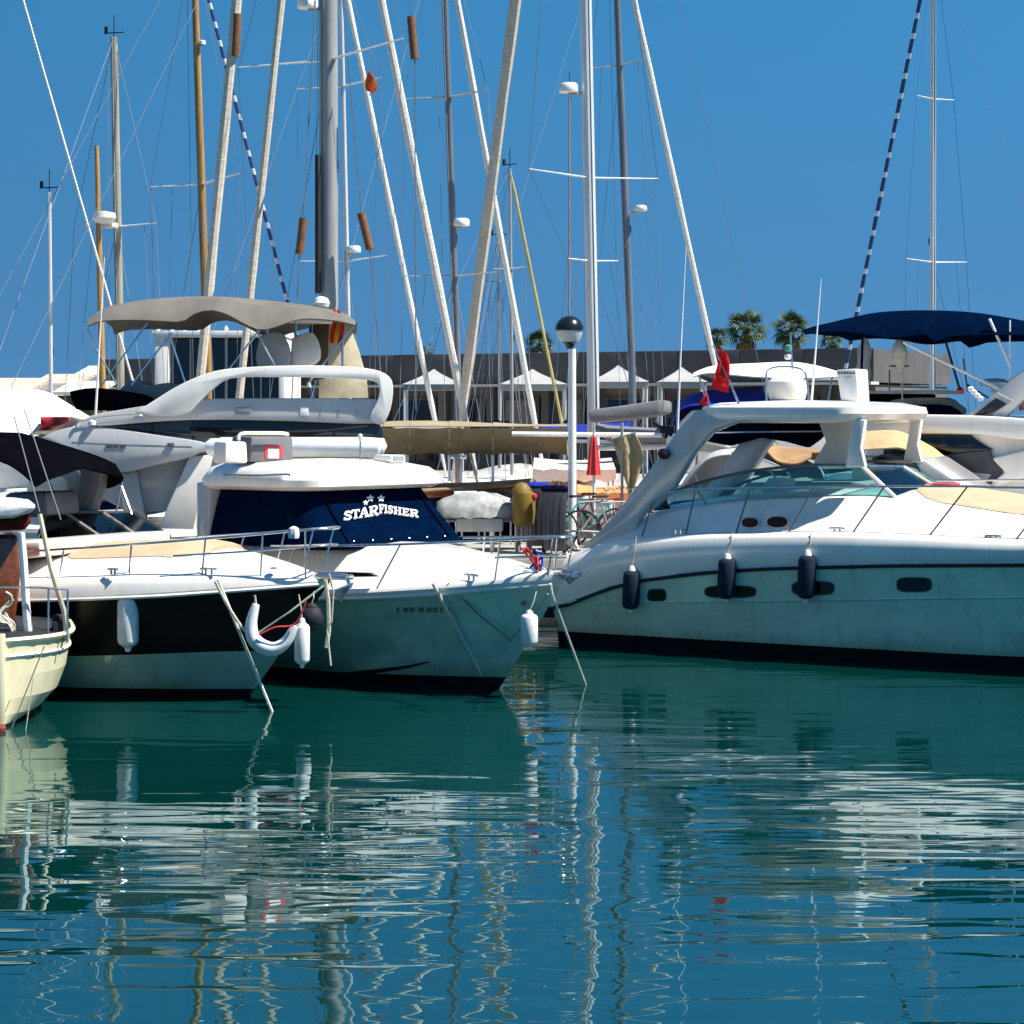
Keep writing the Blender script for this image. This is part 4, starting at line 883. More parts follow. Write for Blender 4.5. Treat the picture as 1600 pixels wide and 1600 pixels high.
def flag(par, px, y0, y1, wpx, fr, ly, mats, name='flag'):
    rows = 8; o = None
    for k, m in enumerate(mats):
        gg = []
        for r in range(rows+1):
            t = r/rows; ww = wpx*(.55+.45*math.sin(t*2.2)); x0 = px-ww/2+2.5*math.sin(t*5); rr = []
            for c in range(4):
                u = (k+c/3)/len(mats); p = fr.side(x0+ww*u, y0+(y1-y0)*t+u*6, ly); p.y += .05*math.sin(u*9+t*4); rr.append(p)
            gg.append(rr)
        ob = MB().sheet(gg, .004).obj(name if o is None else 'flag_band', m, par if o is None else o, ang=80)
        o = o or ob
    return o
flag(gy, 527, 481, 535, 20, G, 1.0, ('flag_red', 'flag_yellow', 'flag_red'))
MB().tube([G.side(529, 478, 1.0), G.side(527, 545, 1.0)], .008).obj('flag_halyard', 'wire', gy)
# brand marks, too small to read
mk = MB()
for i, w_ in enumerate((5, 4, 5, 3, 5, 4)): mk.slab([G.side(166+i*5.4+a, 695+b, 2.012) for a, b in ((0, 0), (w_*.8, 0), (w_*.8, 5), (0, 5))], (0, -.02, 0))
mk.obj('side_marks', 'steel_dark', gy, flat=True)
tag(bpy.data.objects['side_marks'], kind='stuff')
gp('cockpit_pillar', [(180, 742), (214, 735), (226, 800), (236, 835), (196, 835), (190, 780)], 1.7, .25, 'gelcoat_grey', .03, 0)
gp('cockpit_door', [(216, 740), (262, 730), (258, 800), (226, 806)], 1.2, .1, 'gelcoat_warm', .02, 0)
# white stair moulding that catches the sun
MB().slab([G.side(x, y, 1.9) for x, y in ((296, 712), (332, 712), (318, 760), (300, 842), (244, 842), (262, 790))], (0, -1.3, 0)).obj('stair_moulding', 'gelcoat', gy, bevel=.03)
# tender on the swim platform
tn = root('tender_dinghy', 'white inflatable tender behind the roof of the pilothouse boat', 'dinghy', (W(460, 0, 27.6).x, 27.6, 0))
c = tn.location.x
tp = [W(322, 701, 27.6), W(330, 699, 27.6), W(560, 699, 27.6), W(592, 700, 27.6), W(597, 702, 27.6)]
MB().tube([(p.x-c, 0, p.z) for p in tp], [.08, .125, .13, .12, .03], 14).obj('tube', 'white_plastic', tn)
MB().tube([(p.x-c, .95, p.z) for p in tp], [.08, .125, .13, .12, .03], 14).obj('tube', 'white_plastic', tn)
a0, a1 = W(330, 0, 27.6).x-c, W(590, 0, 27.6).x-c
MB().box(((a0+a1)/2, .475, tp[2].z-.1), (a1-a0-.1, .8, .05)).obj('floor', 'light_grey_canvas', tn, bevel=.01)
for xx in (a0+.3, a1-.3): MB().box((xx, .475, (tp[2].z-.14)/2+.6), (.05, .9, tp[2].z-.14-1.2)).obj('chock', 'steel', tn)
MB().box(((a0+a1)/2, .475, 1.16), (a1-a0, 1.0, .08)).obj('cradle', 'teak', tn, bevel=.01)
for xx in (a0+.4, a1-.4): MB().box((xx, .475, .5), (.12, .9, 1.3)).obj('cradle_float', 'rubber_grey', tn, bevel=.02)

# ---------------------------------------------------------------- T : flybridge yacht with navy bimini at far right
T_ = Fr(3.66, 34.7, 22)
ty = root('flybridge_yacht', 'white flybridge yacht under a navy bimini at the right edge', 'motor yacht', (T_.o.x, T_.o.y, 0), T_.rz)
zT = smooth_tab([(0, 1.4), (5, 1.6), (10, 1.9), (13, 2.1)])
hT = hull(ty, .6, 13, 4.1, [(zT, 1.0), (lambda x: zT(x)-.06, 1.0), (lambda x: .12, .86), (lambda x: -.03, .83), (lambda x: -.6, .1)], 1.8, [('rub_strake', 'gelcoat_grey'), ('hull', 'gelcoat'), ('boot_stripe', 'antifoul'), ('keel', 'antifoul')], zb=2.1)
def fT(x):
    b = max(.012, hT(x, zT(x)-.001)); z = zT(x); return [(-b, z+.003), (-b*.97, z+.05), (-b*.6, z+.09), (0, z+.12)]
deckloft('deck', ty, [.6+12.35*i/24 for i in range(25)], fT, 'gelcoat')
def tp_(name, pts, ly, th, m, bevel=.03, sm=3): return splate(name, T_, pts, ly, th, m, ty, bevel=bevel, sm=sm)
tp_('deckhouse', [(1352, 672), (1440, 665), (1530, 668), (1620, 676), (1720, 690), (1740, 770), (1600, 790), (1450, 800), (1352, 800)], -1.7, 3.4, 'gelcoat', .06, 0)
tp_('fly_coaming', [(1344, 655), (1400, 648), (1470, 648), (1540, 650), (1620, 656), (1720, 668), (1730, 690), (1640, 690), (1580, 686), (1520, 679), (1440, 678), (1370, 676), (1346, 668)], -1.95, 3.9, 'gelcoat', .06, 2)
tp_('side_window', [(1378, 690), (1405, 679), (1460, 678), (1516, 679), (1530, 690), (1552, 703), (1500, 708), (1465, 718), (1460, 740), (1400, 742), (1382, 716)], -1.76, .1, 'window_dark', .01, 0)
tp_('windscreen_cover', [(1458, 714), (1500, 708), (1546, 703), (1553, 722), (1578, 728), (1566, 746), (1536, 762), (1490, 764), (1474, 742)], -1.82, .1, 'grey_cover', .03, 0)
tp_('cover_flap', [(1480, 734), (1549, 741), (1535, 757), (1492, 757)], -1.84, .03, 'light_grey_canvas', .008, 0)
tp_('fore_moulding', [(1548, 716), (1600, 704), (1720, 700), (1720, 760), (1600, 748), (1556, 762), (1545, 756), (1570, 738)], -1.9, 1.2, 'gelcoat', .05, 0)
tp_('fly_windscreen', [(1508, 652), (1558, 613), (1583, 626), (1540, 659)], -1.85, .04, 'light_grey_canvas', .01, 0)
tp_('fly_windscreen_pane', [(1519, 651), (1556, 622), (1573, 631), (1538, 656)], -1.862, .012, 'window_smoke', .002, 0)
tp_('radar_arch', [(1552, 614), (1585, 588), (1630, 560), (1700, 545), (1700, 575), (1640, 596), (1600, 622), (1572, 652), (1545, 656)], -1.6, .3, 'gelcoat', .05, 2)
tp_('radar_arch', [(1552, 614), (1585, 588), (1630, 560), (1700, 545), (1700, 575), (1640, 596), (1600, 622), (1572, 652), (1545, 656)], 1.3, .3, 'gelcoat', .05, 2)
tp_('seat_back', [(1372, 646), (1388, 628), (1410, 622), (1470, 621), (1486, 630), (1496, 648)], -1.0, .8, 'sunpad', .05, 2)
tp_('seat_cover', [(1394, 650), (1410, 636), (1440, 632), (1482, 634), (1498, 652)], -1.3, .25, 'navy_dark', .04, 2)
tp_('dash_cover', [(1340, 628), (1346, 612), (1380, 611), (1440, 614), (1442, 622), (1372, 626), (1345, 634)], -.6, 1.2, 'black_canvas', .03, 0)
tp_('coaming_rail', [(1340, 611), (1480, 609), (1505, 613), (1505, 616), (1340, 615)], -1.3, .05, 'rubber_grey', .005, 0)
q = T_.side(1554, 601, -1.0); MB().lathe([(.05, -.12), (.06, -.04), (.22, -.02), (.24, .03), (.15, .09), (.03, .1)], q, 16).obj('radar_dome', 'white_plastic', ty)
near = [(1258, 523), (1300, 519), (1345, 522), (1385, 529), (1420, 527), (1445, 523), (1462, 535), (1490, 526), (1540, 524), (1600, 525), (1680, 540), (1720, 552)]
ridg = [(1258, 520), (1290, 508), (1330, 498), (1370, 490), (1420, 487), (1470, 487), (1530, 491), (1600, 503), (1680, 520), (1720, 536)]
g = [[T_.side(x, y, ly) for x, y in rs(l_, 32)] for l_, ly in ((near, -1.6), (ridg, -.8))]
sh = [a.lerp(b, .62)+Vector((0, -.22, .03)) for a, b in zip(*g)]
g = [g[0], sh, g[1]]; g += [[Vector((p.x, -p.y, p.z)) for p in row] for row in g[::-1]]
MB().sheet(g, .02).obj('bimini', 'navy', ty, ang=60)
seams(g, (1, 9, 17, 24, 31), ty, 'navy_dark')
for a, b, r, m in (((1412, 535), (1562, 608), .028, 'paint_white'), ((1546, 498), (1580, 576), .022, 'paint_white'), ((1348, 522), (1344, 640), .02, 'navy_dark'), ((1578, 500), (1578, 655), .012, 'paint_white'), ((1478, 535), (1500, 610), .02, 'rubber')):
    for ly in (-1.55, 1.55): MB().tube([T_.side(*a, ly), T_.side(*b, ly)], r, 6).obj('bimini_pole', m, ty)
q0, q1 = T_.side(1404, 530, -1.4), T_.side(1408, 580, -1.4)
MB().tube([q0.lerp(q1, t) for t in (0, .2, .45, .75, .95, 1)], [.03, .1, .13, .09, .03, .01], 10).obj('rolled_canvas', 'sail_sand', ty)
MB().tube([q1, T_.side(1410, 625, -1.4)], .012).obj('canvas_strap', 'rope', ty)
q0, q1 = T_.side(1352, 528, -1.2), T_.side(1346, 625, -1.2)
MB().tube([q0.lerp(q1, t/5) for t in range(6)], [.03, .12, .1, .14, .08, .02], 8).obj('rolled_canvas', 'light_grey_canvas', ty)
for a, b in (((1390, 578), (1390, 612)), ((1390, 572), (1420, 572)), ((1510, 600), (1545, 622)), ((1505, 560), (1512, 612))): MB().tube([T_.side(*a, -.8), T_.side(*b, -.8)], .014).obj('hand_rail', 'steel_dark', ty)
MB().lathe([(.05, 0), (.06, .05), (.02, .1)], T_.side(1500, 614, -1.5), 8).obj('nav_light', 'red', ty)
for i in range(4): MB().lathe([(.03, 0), (.05, .03), (.05, .06), (.02, .08)], T_.side(1517+i*5, 612+i*5, -1.7), 8).obj('fly_cup', 'letter_white', ty)
splate('life_ring_stand', T_, [(1590, 618), (1600, 616), (1604, 640), (1592, 642)], -1.2, .1, 'orange_canvas', ty, bevel=.02)

# ---------------------------------------------------------------- Q : small cruiser with tan and grey canopies between them
Q = Fr(1.26+3.35*.375, 28.8+3.35*.927, 22)
qb = root('canopy_cruiser', 'small white cruiser with tan and grey canopies seen under the hardtop', 'motorboat', (Q.o.x, Q.o.y, 0), Q.rz)
zQ = smooth_tab([(0, 1.05), (5, 1.15), (9, 1.35)])
hQ = hull(qb, .4, 8.6, 2.3, [(zQ, 1.0), (lambda x: .1, .86), (lambda x: -.03, .83), (lambda x: -.5, .1)], 1.1, [('hull', 'gelcoat'), ('boot_stripe', 'antifoul'), ('keel', 'antifoul')], zb=1.35)
def fQ(x):
    b = max(.012, hQ(x, zQ(x)-.001)); z = zQ(x); return [(-b, z+.003), (-b*.9, z+.15*min(1, b)), (-b*.6, z+.4*min(1, b)), (0, z+.5*min(1, b))]
deckloft('deck', qb, [.4+8.18*i/20 for i in range(21)], fQ, 'gelcoat')
def canopy(par, fr, near, ridge, ly, m, name, n=20, wid=None):
    g = [[fr.side(x, y, l2) for x, y in rs(l_, n)] for l_, l2 in ((near, ly), (ridge, ly*.4))]
    g += [[Vector((p.x, -p.y, p.z)) for p in row] for row in g[::-1]]
    return MB().sheet(g, .02).obj(name, m, par, ang=60)
canopy(qb, Q, [(1060, 770), (1078, 748), (1105, 720), (1140, 712), (1180, 716), (1225, 735), (1240, 760)], [(1062, 764), (1080, 738), (1108, 711), (1140, 703), (1180, 705), (1222, 722), (1240, 750)], -1.05, 'light_grey_canvas', 'aft_canopy')
canopy(qb, Q, [(1350, 704), (1380, 702), (1410, 702), (1430, 716), (1440, 722)], [(1350, 676), (1380, 675), (1410, 685), (1432, 704), (1441, 718)], -1.05, 'tan_canvas', 'helm_canopy')
canopy(qb, Q, [(1196, 705), (1215, 722), (1245, 726), (1268, 716)], [(1196, 700), (1215, 702), (1245, 704), (1268, 708)], -1.0, 'tan_dark', 'cabin_canopy')
for a, b in (((1418, 700), (1432, 722)), ((1440, 706), (1425, 722)), ((1350, 700), (1356, 770)), ((1085, 740), (1100, 775)), ((1145, 706), (1130, 760))): MB().tube([Q.side(*a, -1.0), Q.side(*b, -1.0)], .014).obj('canopy_pole', 'steel', qb)
splate('cream_awning', Q, [(1094, 689), (1140, 699), (1186, 683), (1216, 698), (1172, 711), (1120, 708), (1085, 704)], .9, .03, 'cream_canvas', qb, bevel=.005)
MB().tube([Q.side(1090, 690, .9), Q.side(1086, 770, .9)], .02).obj('awning_pole', 'alloy', qb)
splate('cabin_window', Q, [(1362, 716), (1388, 706), (1430, 722), (1442, 745), (1372, 748)], -1.04, .06, 'window_dark', qb)
splate('cabin', Q, [(1340, 712), (1440, 716), (1480, 742), (1520, 770), (1330, 790), (1330, 730)], -1.0, 2.0, 'gelcoat_grey', qb, bevel=.05)

# ---------------------------------------------------------------- P : cruiser with royal blue cover
Pf = Fr(2.2, 39.5, 15)
pc = root('covered_cruiser', 'white cruiser with royal blue cover behind the white hardtop', 'motorboat', (Pf.o.x, Pf.o.y, 0), Pf.rz)
zP = smooth_tab([(0, 1.2), (5, 1.4), (9, 1.7)])
hP = hull(pc, 0, 9, 3.0, [(zP, 1.0), (lambda x: .1, .86), (lambda x: -.03, .83), (lambda x: -.5, .1)], 1.3, [('hull', 'gelcoat'), ('boot_stripe', 'antifoul'), ('keel', 'antifoul')], zb=1.7)
def fP(x):
    b = max(.012, hP(x, zP(x)-.001)); z = zP(x); return [(-b, z+.003), (-b*.9, z+.15*min(1, b)), (-b*.6, z+.35*min(1, b)), (0, z+.42*min(1, b))]
deckloft('deck', pc, [8.97*i/20 for i in range(21)], fP, 'gelcoat')
canopy(pc, Pf, [(1050, 676), (1054, 652), (1075, 636), (1120, 634), (1205, 632), (1240, 640)], [(1050, 670), (1056, 640), (1080, 619), (1120, 610), (1200, 605), (1240, 612)], -1.3, 'royal_blue', 'cockpit_cover')
canopy(pc, Pf, [(1084, 590), (1110, 584), (1180, 590), (1250, 592), (1312, 590)], [(1084, 584), (1115, 573), (1180, 569), (1250, 568), (1312, 584)], -1.2, 'white_canvas', 'hard_bimini')
for a, b in (((1092, 588), (1112, 650)), ((1200, 590), (1195, 650)), ((1300, 590), (1290, 650))):
    for ly in (-1.2, 1.2): MB().tube([Pf.side(*a, ly), Pf.side(*b, ly)], .018).obj('bimini_pole', 'steel', pc)
splate('cabin', Pf, [(1040, 680), (1080, 640), (1320, 636), (1400, 690), (1400, 730), (1040, 740)], -1.25, 2.5, 'gelcoat', pc, bevel=.06)

# ---------------------------------------------------------------- white cruiser at far left
U = Fr(-11.2, 34.0, 18)
ub = root('cabin_cruiser', 'bright white cabin cruiser at the left edge behind the black bimini', 'motorboat', (U.o.x, U.o.y, 0), U.rz)
zU = smooth_tab([(0, 1.2), (4, 1.4), (8, 1.7)])
hU = hull(ub, -2, 5.0, 2.8, [(zU, 1.0), (lambda x: .1, .86), (lambda x: -.03, .83), (lambda x: -.5, .1)], 1.0, [('hull', 'gelcoat'), ('boot_stripe', 'antifoul'), ('keel', 'antifoul')], zb=1.5)
def fU(x):
    b = max(.012, hU(x, zU(x)-.001)); z = zU(x); return [(-b, z+.003), (-b*.9, z+.1*min(1, b)), (0, z+.3*min(1, b))]
deckloft('deck', ub, [-2+6.97*i/16 for i in range(17)], fU, 'gelcoat')
canopy(ub, U, [(-120, 690), (-40, 684), (20, 690), (48, 680), (64, 668)], [(-120, 622), (-40, 608), (10, 610), (44, 624), (62, 652)], -1.2, 'white_canvas', 'cockpit_cover')
splate('cabin', U, [(-120, 680), (40, 680), (80, 700), (90, 760), (-120, 770)], -1.1, 2.2, 'gelcoat', ub, bevel=.06)
splate('navy_awning', U, [(-120, 672), (30, 676), (60, 684), (70, 700), (30, 706), (-120, 704)], -1.5, .06, 'navy', ub, bevel=.02)
splate('red_cover', U, [(46, 662), (52, 651), (86, 652), (84, 662), (66, 668), (58, 674)], -.6, .5, 'red', ub, bevel=.03)
splate('brown_cover', U, [(45, 742), (80, 738), (104, 752), (100, 780), (60, 786), (40, 770)], -1.6, .8, 'sail_sand', ub, bevel=.08, sm=3)

# ---------------------------------------------------------------- W : wooden classic with a boom awning
Wf = Fr(-8.3, 40.6, 4)
wb = root('classic_boat', 'varnished wooden boat under a long tan boom awning with shade-darkened face in the gap', 'sailing boat', (Wf.o.x, Wf.o.y, 0), Wf.rz)
zW = smooth_tab([(0, 1.5), (5, 1.5), (8, 1.62), (10, 1.8)])
hW = hull(wb, 0, 9.9, 2.8, [(zW, 1.0), (lambda x: zW(x)-.16, .99), (lambda x: .15, .80), (lambda x: -.03, .76), (lambda x: -.7, .1)], 1.2, [('bulwark', 'varnish'), ('hull', 'navy'), ('boot_stripe', 'antifoul_red'), ('keel', 'antifoul_red')], zb=1.8, transom='varnish')
def fW(x):
    b = max(.012, hW(x, zW(x)-.001)); z = zW(x); return [(-b, z+.003), (-b*.96, z+.02), (0, z+.08)]
deckloft('deck', wb, [9.87*i/20 for i in range(21)], fW, 'teak')
MB().tube([(x, -hW(x, zW(x)-.01), zW(x)) for x in [.05+9.7*i/30 for i in range(31)]], .035, 6).obj('cap_rail', 'teak', wb)
MB().box((4.5, 0, 1.75), (4.2, 1.6, .42)).obj('deckhouse', 'varnish', wb, bevel=.04)
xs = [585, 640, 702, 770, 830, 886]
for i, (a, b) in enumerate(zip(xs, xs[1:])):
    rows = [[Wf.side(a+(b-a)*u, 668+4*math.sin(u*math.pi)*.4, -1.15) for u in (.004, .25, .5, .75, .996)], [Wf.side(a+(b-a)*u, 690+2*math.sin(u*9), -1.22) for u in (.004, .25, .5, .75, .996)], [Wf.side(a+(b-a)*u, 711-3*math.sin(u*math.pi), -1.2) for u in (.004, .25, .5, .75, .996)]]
    MB().sheet(rows, .012).obj('awning_panel', 'tan_canvas_shaded', wb, ang=60)  # hanging face of the tan awning, coloured darker to stand in for shade
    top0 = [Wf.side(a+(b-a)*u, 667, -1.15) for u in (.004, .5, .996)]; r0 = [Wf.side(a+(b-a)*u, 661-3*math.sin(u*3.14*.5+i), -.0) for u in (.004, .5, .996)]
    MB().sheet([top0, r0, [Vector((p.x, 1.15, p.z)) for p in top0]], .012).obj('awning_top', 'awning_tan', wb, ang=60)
MB().tube([Wf.side(800, 678, -1.4), Wf.side(1034, 680, -1.4)], .045, 8).obj('boom', 'paint_white', wb)
for x in (633, 702, 770): MB().tube([Wf.side(x, 705, -1.1), Wf.side(x, 752, -1.1)], .03).obj('awning_post', 'paint_white', wb)

# ================================================================== SAILING BOATS
def sailboat(name, label, px, Y, wpx, ytop, lean, stay, spread, mastm, hullm, Lb=10.5, radar=(), cover='navy', stays=(), away=True, shroud=True, beam=3.2):
    """mast at photo column px (foot), head shifted by lean px at y = 0"""
    zd = 1.25; k = Y/F; foot = W(px, 640, Y); fx = foot.x
    def mx(y): return px+lean*(640-y)/640.0
    zt = CH-(ytop-H)*k; xt = (mx(ytop)-CX)*k-fx
    def sx(l, y): (x0, y0), (x1, y1) = l; return x0+(x1-x0)*(y-y0)/(y1-y0)
    yd = H+(CH-zd)/k
    J = .28*(zt-zd); dx = 1.0
    if stay: dx = (sx(stay[:2], yd)-px)*k
    J = max(J, abs(dx)*1.06) if stay else 3.2
    th = math.acos(max(-1, min(1, dx/J))); yaw = -math.degrees(th) if away else math.degrees(th)
    fr = Fr(fx, Y, yaw); r = root(name, label, 'sailing boat', (fx, Y, 0), fr.rz, group='sailing yachts moored beyond the pontoon')
    def loc(x, y, dy=0.0): p = W(x, y, Y+dy); d = Vector((p.x-fx, p.y-Y)); return Vector((d.dot(fr.f), d.dot(fr.p), p.z))
    zh = smooth_tab([(J-Lb, 1.0), (0, 1.08), (J, 1.3), (J+.6, 1.35)])
    h = hull(r, J+.5-Lb, J+.5, beam, [(zh, 1.0), (lambda x: .14, .82), (lambda x: -.03, .78), (lambda x: -.6, .1)], 1.0, [('hull', hullm), ('boot_stripe', 'antifoul'), ('keel', 'antifoul')], zb=1.35, nst=18, rows=2, tr=.7)
    def fd(x):
        b = max(.012, h(x, zh(x)-.001)); z = zh(x); return [(-b, z+.003), (-b*.55, z+.06), (-b*.5, z+.3*min(1, b)), (0, z+.36*min(1, b))]
    deckloft('deck', r, [J+.5-Lb+(Lb-.03)*i/14 for i in range(15)], fd, 'gelcoat')
    R_ = wpx*k/2; top = loc(mx(ytop), ytop)
    MB().tube([(0, 0, 1.2), loc(mx(H-(4-CH)/k), H-(4-CH)/k), loc(mx((ytop+H)/2), (ytop+H)/2), top], [R_*1.05, R_, R_, R_*.85], 12, flat=1.15).obj('mast', mastm, r)
    if ytop > 0:
        hd = MB(); hd.tube([top, top+Vector((0, 0, .5))], .012, 5); hd.tube([top+Vector((0, -.25, .1)), top+Vector((0, .25, .1))], .015, 5); hd.box(top+Vector((0, .2, .18)), (.06, .06, .14)); hd.obj('masthead_gear', 'rubber', r)
    if stay:
        (x0, y0), (x1, y1), wp, m = stay
        ya = max(ytop, -1200); 
        a = loc(sx(stay[:2], ytop+.0), ytop) if True else top
        b = Vector((J, 0, zh(J)+.15)); n = 14
        rr = wp*k/2; a = Vector((top.x, top.y, top.z))
        # pass through the photographed line at the depth the boat's axis gives
        rad = [rr*.35]+[rr*(1+.08*math.sin(i*2.1)) for i in range(1, n-1)]+[rr*.7, rr*.4]
        MB().tube([a.lerp(b, i/n) for i in range(n+1)], rad, 8).obj('furled_sail' if wp > 5.5 else 'forestay', m, r)
    for l0, l1, wp, m, nm in stays:
        p0, p1 = loc(*l0, -.3), loc(*l1, -.3); n = 10
        MB().tube([p0.lerp(p1, i/n) for i in range(n+1)], [wp*k/2*(1+.08*math.sin(i*2.3)) for i in range(n+1)], 8).obj(nm, m, r)
    sth = max(.45, abs(math.sin(th))); tips = []
    for (y, xl, xr) in spread:
        half = (xr-xl)/2*k/sth; z = CH-(y-H)*k; c = loc(mx(y), y)
        for sg in (-1, 1):
            MB().tube([c, c+Vector((-.12*half, sg*half, .04*half))], [.045, .022], 6, flat=.5).obj('spreader', 'alloy_light' if 'dark' not in mastm else 'alloy', r)
        tips.append((z, half, c))
    tips.sort(key=lambda q: -q[0])
    if shroud:
        for sg in (-1, 1):
            pts = [top]+[c+Vector((-.12*hf, sg*hf, .04*hf)) for z, hf, c in tips]+[Vector((-.3, sg*beam*.44, zh(0)))]
            MB().tube(pts, .008, 4).obj('shroud', 'wire', r)
            if tips: c = tips[-1][2]; MB().tube([c, Vector((-.6, sg*beam*.42, zh(0)))], .008, 4).obj('lower_shroud', 'wire', r)
        MB().tube([top, Vector((J+.6-Lb, 0, zh(-5)))], .007, 4).obj('backstay', 'wire', r)
        MB().tube([top+Vector((-.1, .1, 0)), Vector((-.25, .15, 1.6))], .007, 4).obj('halyard', 'wire', r)
    for (rx, ry, rw) in radar:
        c = loc(rx, ry, -.1); w_ = rw*k/2; m0 = loc(mx(ry+8), ry+8)
        MB().lathe([(w_*.5, -w_*.45), (w_*.95, -w_*.4), (w_, -.05), (w_*.97, w_*.3), (w_*.8, w_*.5), (.02, w_*.55)], c, 16).obj('radar_dome', 'white_plastic', r)
        MB().tube([m0, c+Vector((0, 0, -w_*.55))], .03, 6).obj('radar_bracket', 'alloy', r)
    zm = (zt+2.5)*.42; cm = loc(mx(H-(zm-CH)/k), H-(zm-CH)/k); mf = Vector((R_*1.15, 0, 0))
    MB().box(cm+mf, (.08, .07, .16)).obj('steaming_light', 'rubber', r, bevel=.01)
    for sg in (-1, 1): MB().lathe([(.05, 0), (.035, .05), (.05, .10), (.04, .12)], Vector((-.02, sg*(R_+.01), 2.1)), 10, (0, sg, 0)).obj('mast_winch', 'steel', r)
    MB().tube([Vector((-R_*1.1, 0, 2.7)), loc(mx(max(ytop, -600)), max(ytop, -600))+Vector((-R_, 0, 0))], .012, 4).obj('sail_track', 'rubber_grey', r)
    if tips and shroud:
        z, hf, c2 = tips[-1]
        for sg, q in ((-1, .7), (1, .55)): MB().tube([c2+Vector((-.08*hf, sg*hf*q, 0)), Vector((-.35, sg*beam*.36, 1.3))], .007, 4).obj('flag_halyard', 'wire', r)
    bl = min(4.2, Lb*.4)
    MB().tube([(-.1, 0, 2.35), (-bl, 0, 2.45)], .06, 8).obj('boom', mastm, r)
    MB().tube([(-.15, 0, 2.75), (-.6, 0, 2.62), (-bl*.6, 0, 2.6), (-bl+.1, 0, 2.55)], [.08, .17, .14, .08], 8).obj('sail_cover', cover, r)
    return r, loc, fr
sailboat('sailing_yacht', 'sailing yacht whose spreader tips show at the left edge', -62, 44, 10, -340, 0, ((30, 0), (115, 320), 4, 'sail_white'), [(66, -142, 18), (406, -165, 40)], 'alloy', 'gelcoat')
sailboat('sailing_yacht', 'small sailing yacht with thin short mast left of the ochre mizzen', 80, 46, 5.5, 300, -5, None, [], 'alloy_light', 'gelcoat', 7, shroud=False, beam=2.4)
r, loc, _ = sailboat('sailing_yacht', 'ketch with weathered grey main mast and ochre mizzen at left', 189, 47, 11.5, 58, -12, None, [(354, 118, 254)], 'mast_olive', 'gelcoat', 11)
MB().tube([loc(161, 640, -1.5), loc(156, 430, -1.5), loc(151, 228, -1.5)], [.075, .07, .05], 10).obj('mizzen_mast', 'spar_wood', r)
MB().tube([loc(161, 790, -1.5), loc(161, 640, -1.5)], .075, 10).obj('mizzen_step', 'spar_wood', r)
MB().lathe([(.2, -.1), (.26, 0), (.24, .12), (.03, .16)], loc(163, 341, -1.8), 16).obj('radar_dome', 'gelcoat_warm', r)
MB().box(loc(171, 352, -1.2), (.3, .3, .12)).obj('crosstree', 'alloy_light', r, bevel=.02)
sailboat('sailing_yacht', 'yacht with varnished wooden mast and blue striped furled sail', 327, 42, 11.5, -95, -22, ((325, 0), (435, 465), 6, M['stay_blue']), [(288, 230, 396)], 'spar_wood', 'navy', 11, radar=((316, 66, 11),))
r, loc, _ = sailboat('sailing_yacht', 'largest yacht with the thickest grey mast and long spreaders', 514, 38.5, 28, -420, -1, ((590, 0), (715, 640), 13, 'sail_white'), [(94, 372, 652)], 'alloy', 'gelcoat', 13, radar=((481, 6, 34),), cover='tan_canvas',
    stays=(((376, -60), (294, 790), 15, 'sail_sand', 'furled_staysail'), ((447, -70), (362, 735), 12, 'sail_sand', 'furled_staysail')), beam=3.8)
for (x0, y0), (x1, y1) in (((474, 341), (468, 397)), ((564, 333), (578, 390)), ((642, 26), (648, 92)), ((371, 22), (368, 88))):
    MB().tube([loc(x0, y0, -.35), loc(x1, y1, -.35)], .078, 10).obj('chafe_sleeve', 'leather', r)
for a, b in (((496, -60), (474, 341)), ((468, 397), (455, 640)), ((530, -60), (564, 333)), ((578, 390), (600, 640)), ((642, -300), (642, 26)), ((648, 92), (650, 640)), ((380, -300), (371, 22))):
    MB().tube([loc(*a, -.35), loc(*b, -.35)], .016, 4).obj('rigging_wire', 'wire', r)
MB().box(loc(497, 350, -.2), (.1, .1, 2.6)).obj('furled_storm_jib', 'rubber', r, bevel=.03)
sailboat('sailing_yacht', 'yacht with slim white mast just right of the thickest mast', 547, 47.5, 7, -55, -14, ((545, 0), (672, 660), 9, 'sail_white'), [(135, 466, 606), (408, 466, 612)], 'alloy_light', 'gelcoat', 10, radar=((553, 390, 22),))
sailboat('sailing_yacht', 'yacht with dark slender mast and drum radar left of the crossing stays', 717, 43.5, 10, -130, -22, ((720, 0), (835, 655), 10, 'sail_white'), [(152, 622, 758), (432, 634, 786)], 'alloy_dark', 'hull_bounce_teal', 10, radar=((721, 348, 26),), cover='grey_canvas')
sailboat('sailing_yacht', 'small yacht with short grey mast and yellow stay before the building', 800, 52, 5, 263, -6, ((800, 290), (875, 650), 5, 'rope_yellow'), [(420, 772, 822)], 'alloy', 'gelcoat', 8, beam=2.6)
r, loc, fI = sailboat('sailing_yacht', 'yacht with bright thick mast and radar on its left beside the lamp', 928, 40.5, 17, -730, -13, ((810, 0), (715, 660), 19, 'sail_sand'), [(278, 842, 1048), (408, 895, 975)], 'alloy_light', 'gelcoat', 12, radar=((888, 138, 31),), cover='grey_canvas')
MB().slab([loc(x, y, -3.5) for x, y in ((938, 640), (1000, 632), (1052, 624), (1052, 648), (1000, 656), (940, 662))], (0, .3, 0)).obj('boom_cover', 'grey_canvas', r, bevel=.06)
sailboat('sailing_yacht', 'yacht with dark mast right of the bright thick one', 990, 48.5, 11, -150, -26, ((1000, 0), (1140, 610), 9, 'sail_white'), [(103, 922, 1010)], 'alloy_dark', 'navy', 11, radar=((1001, 326, 20),), cover='royal_blue')
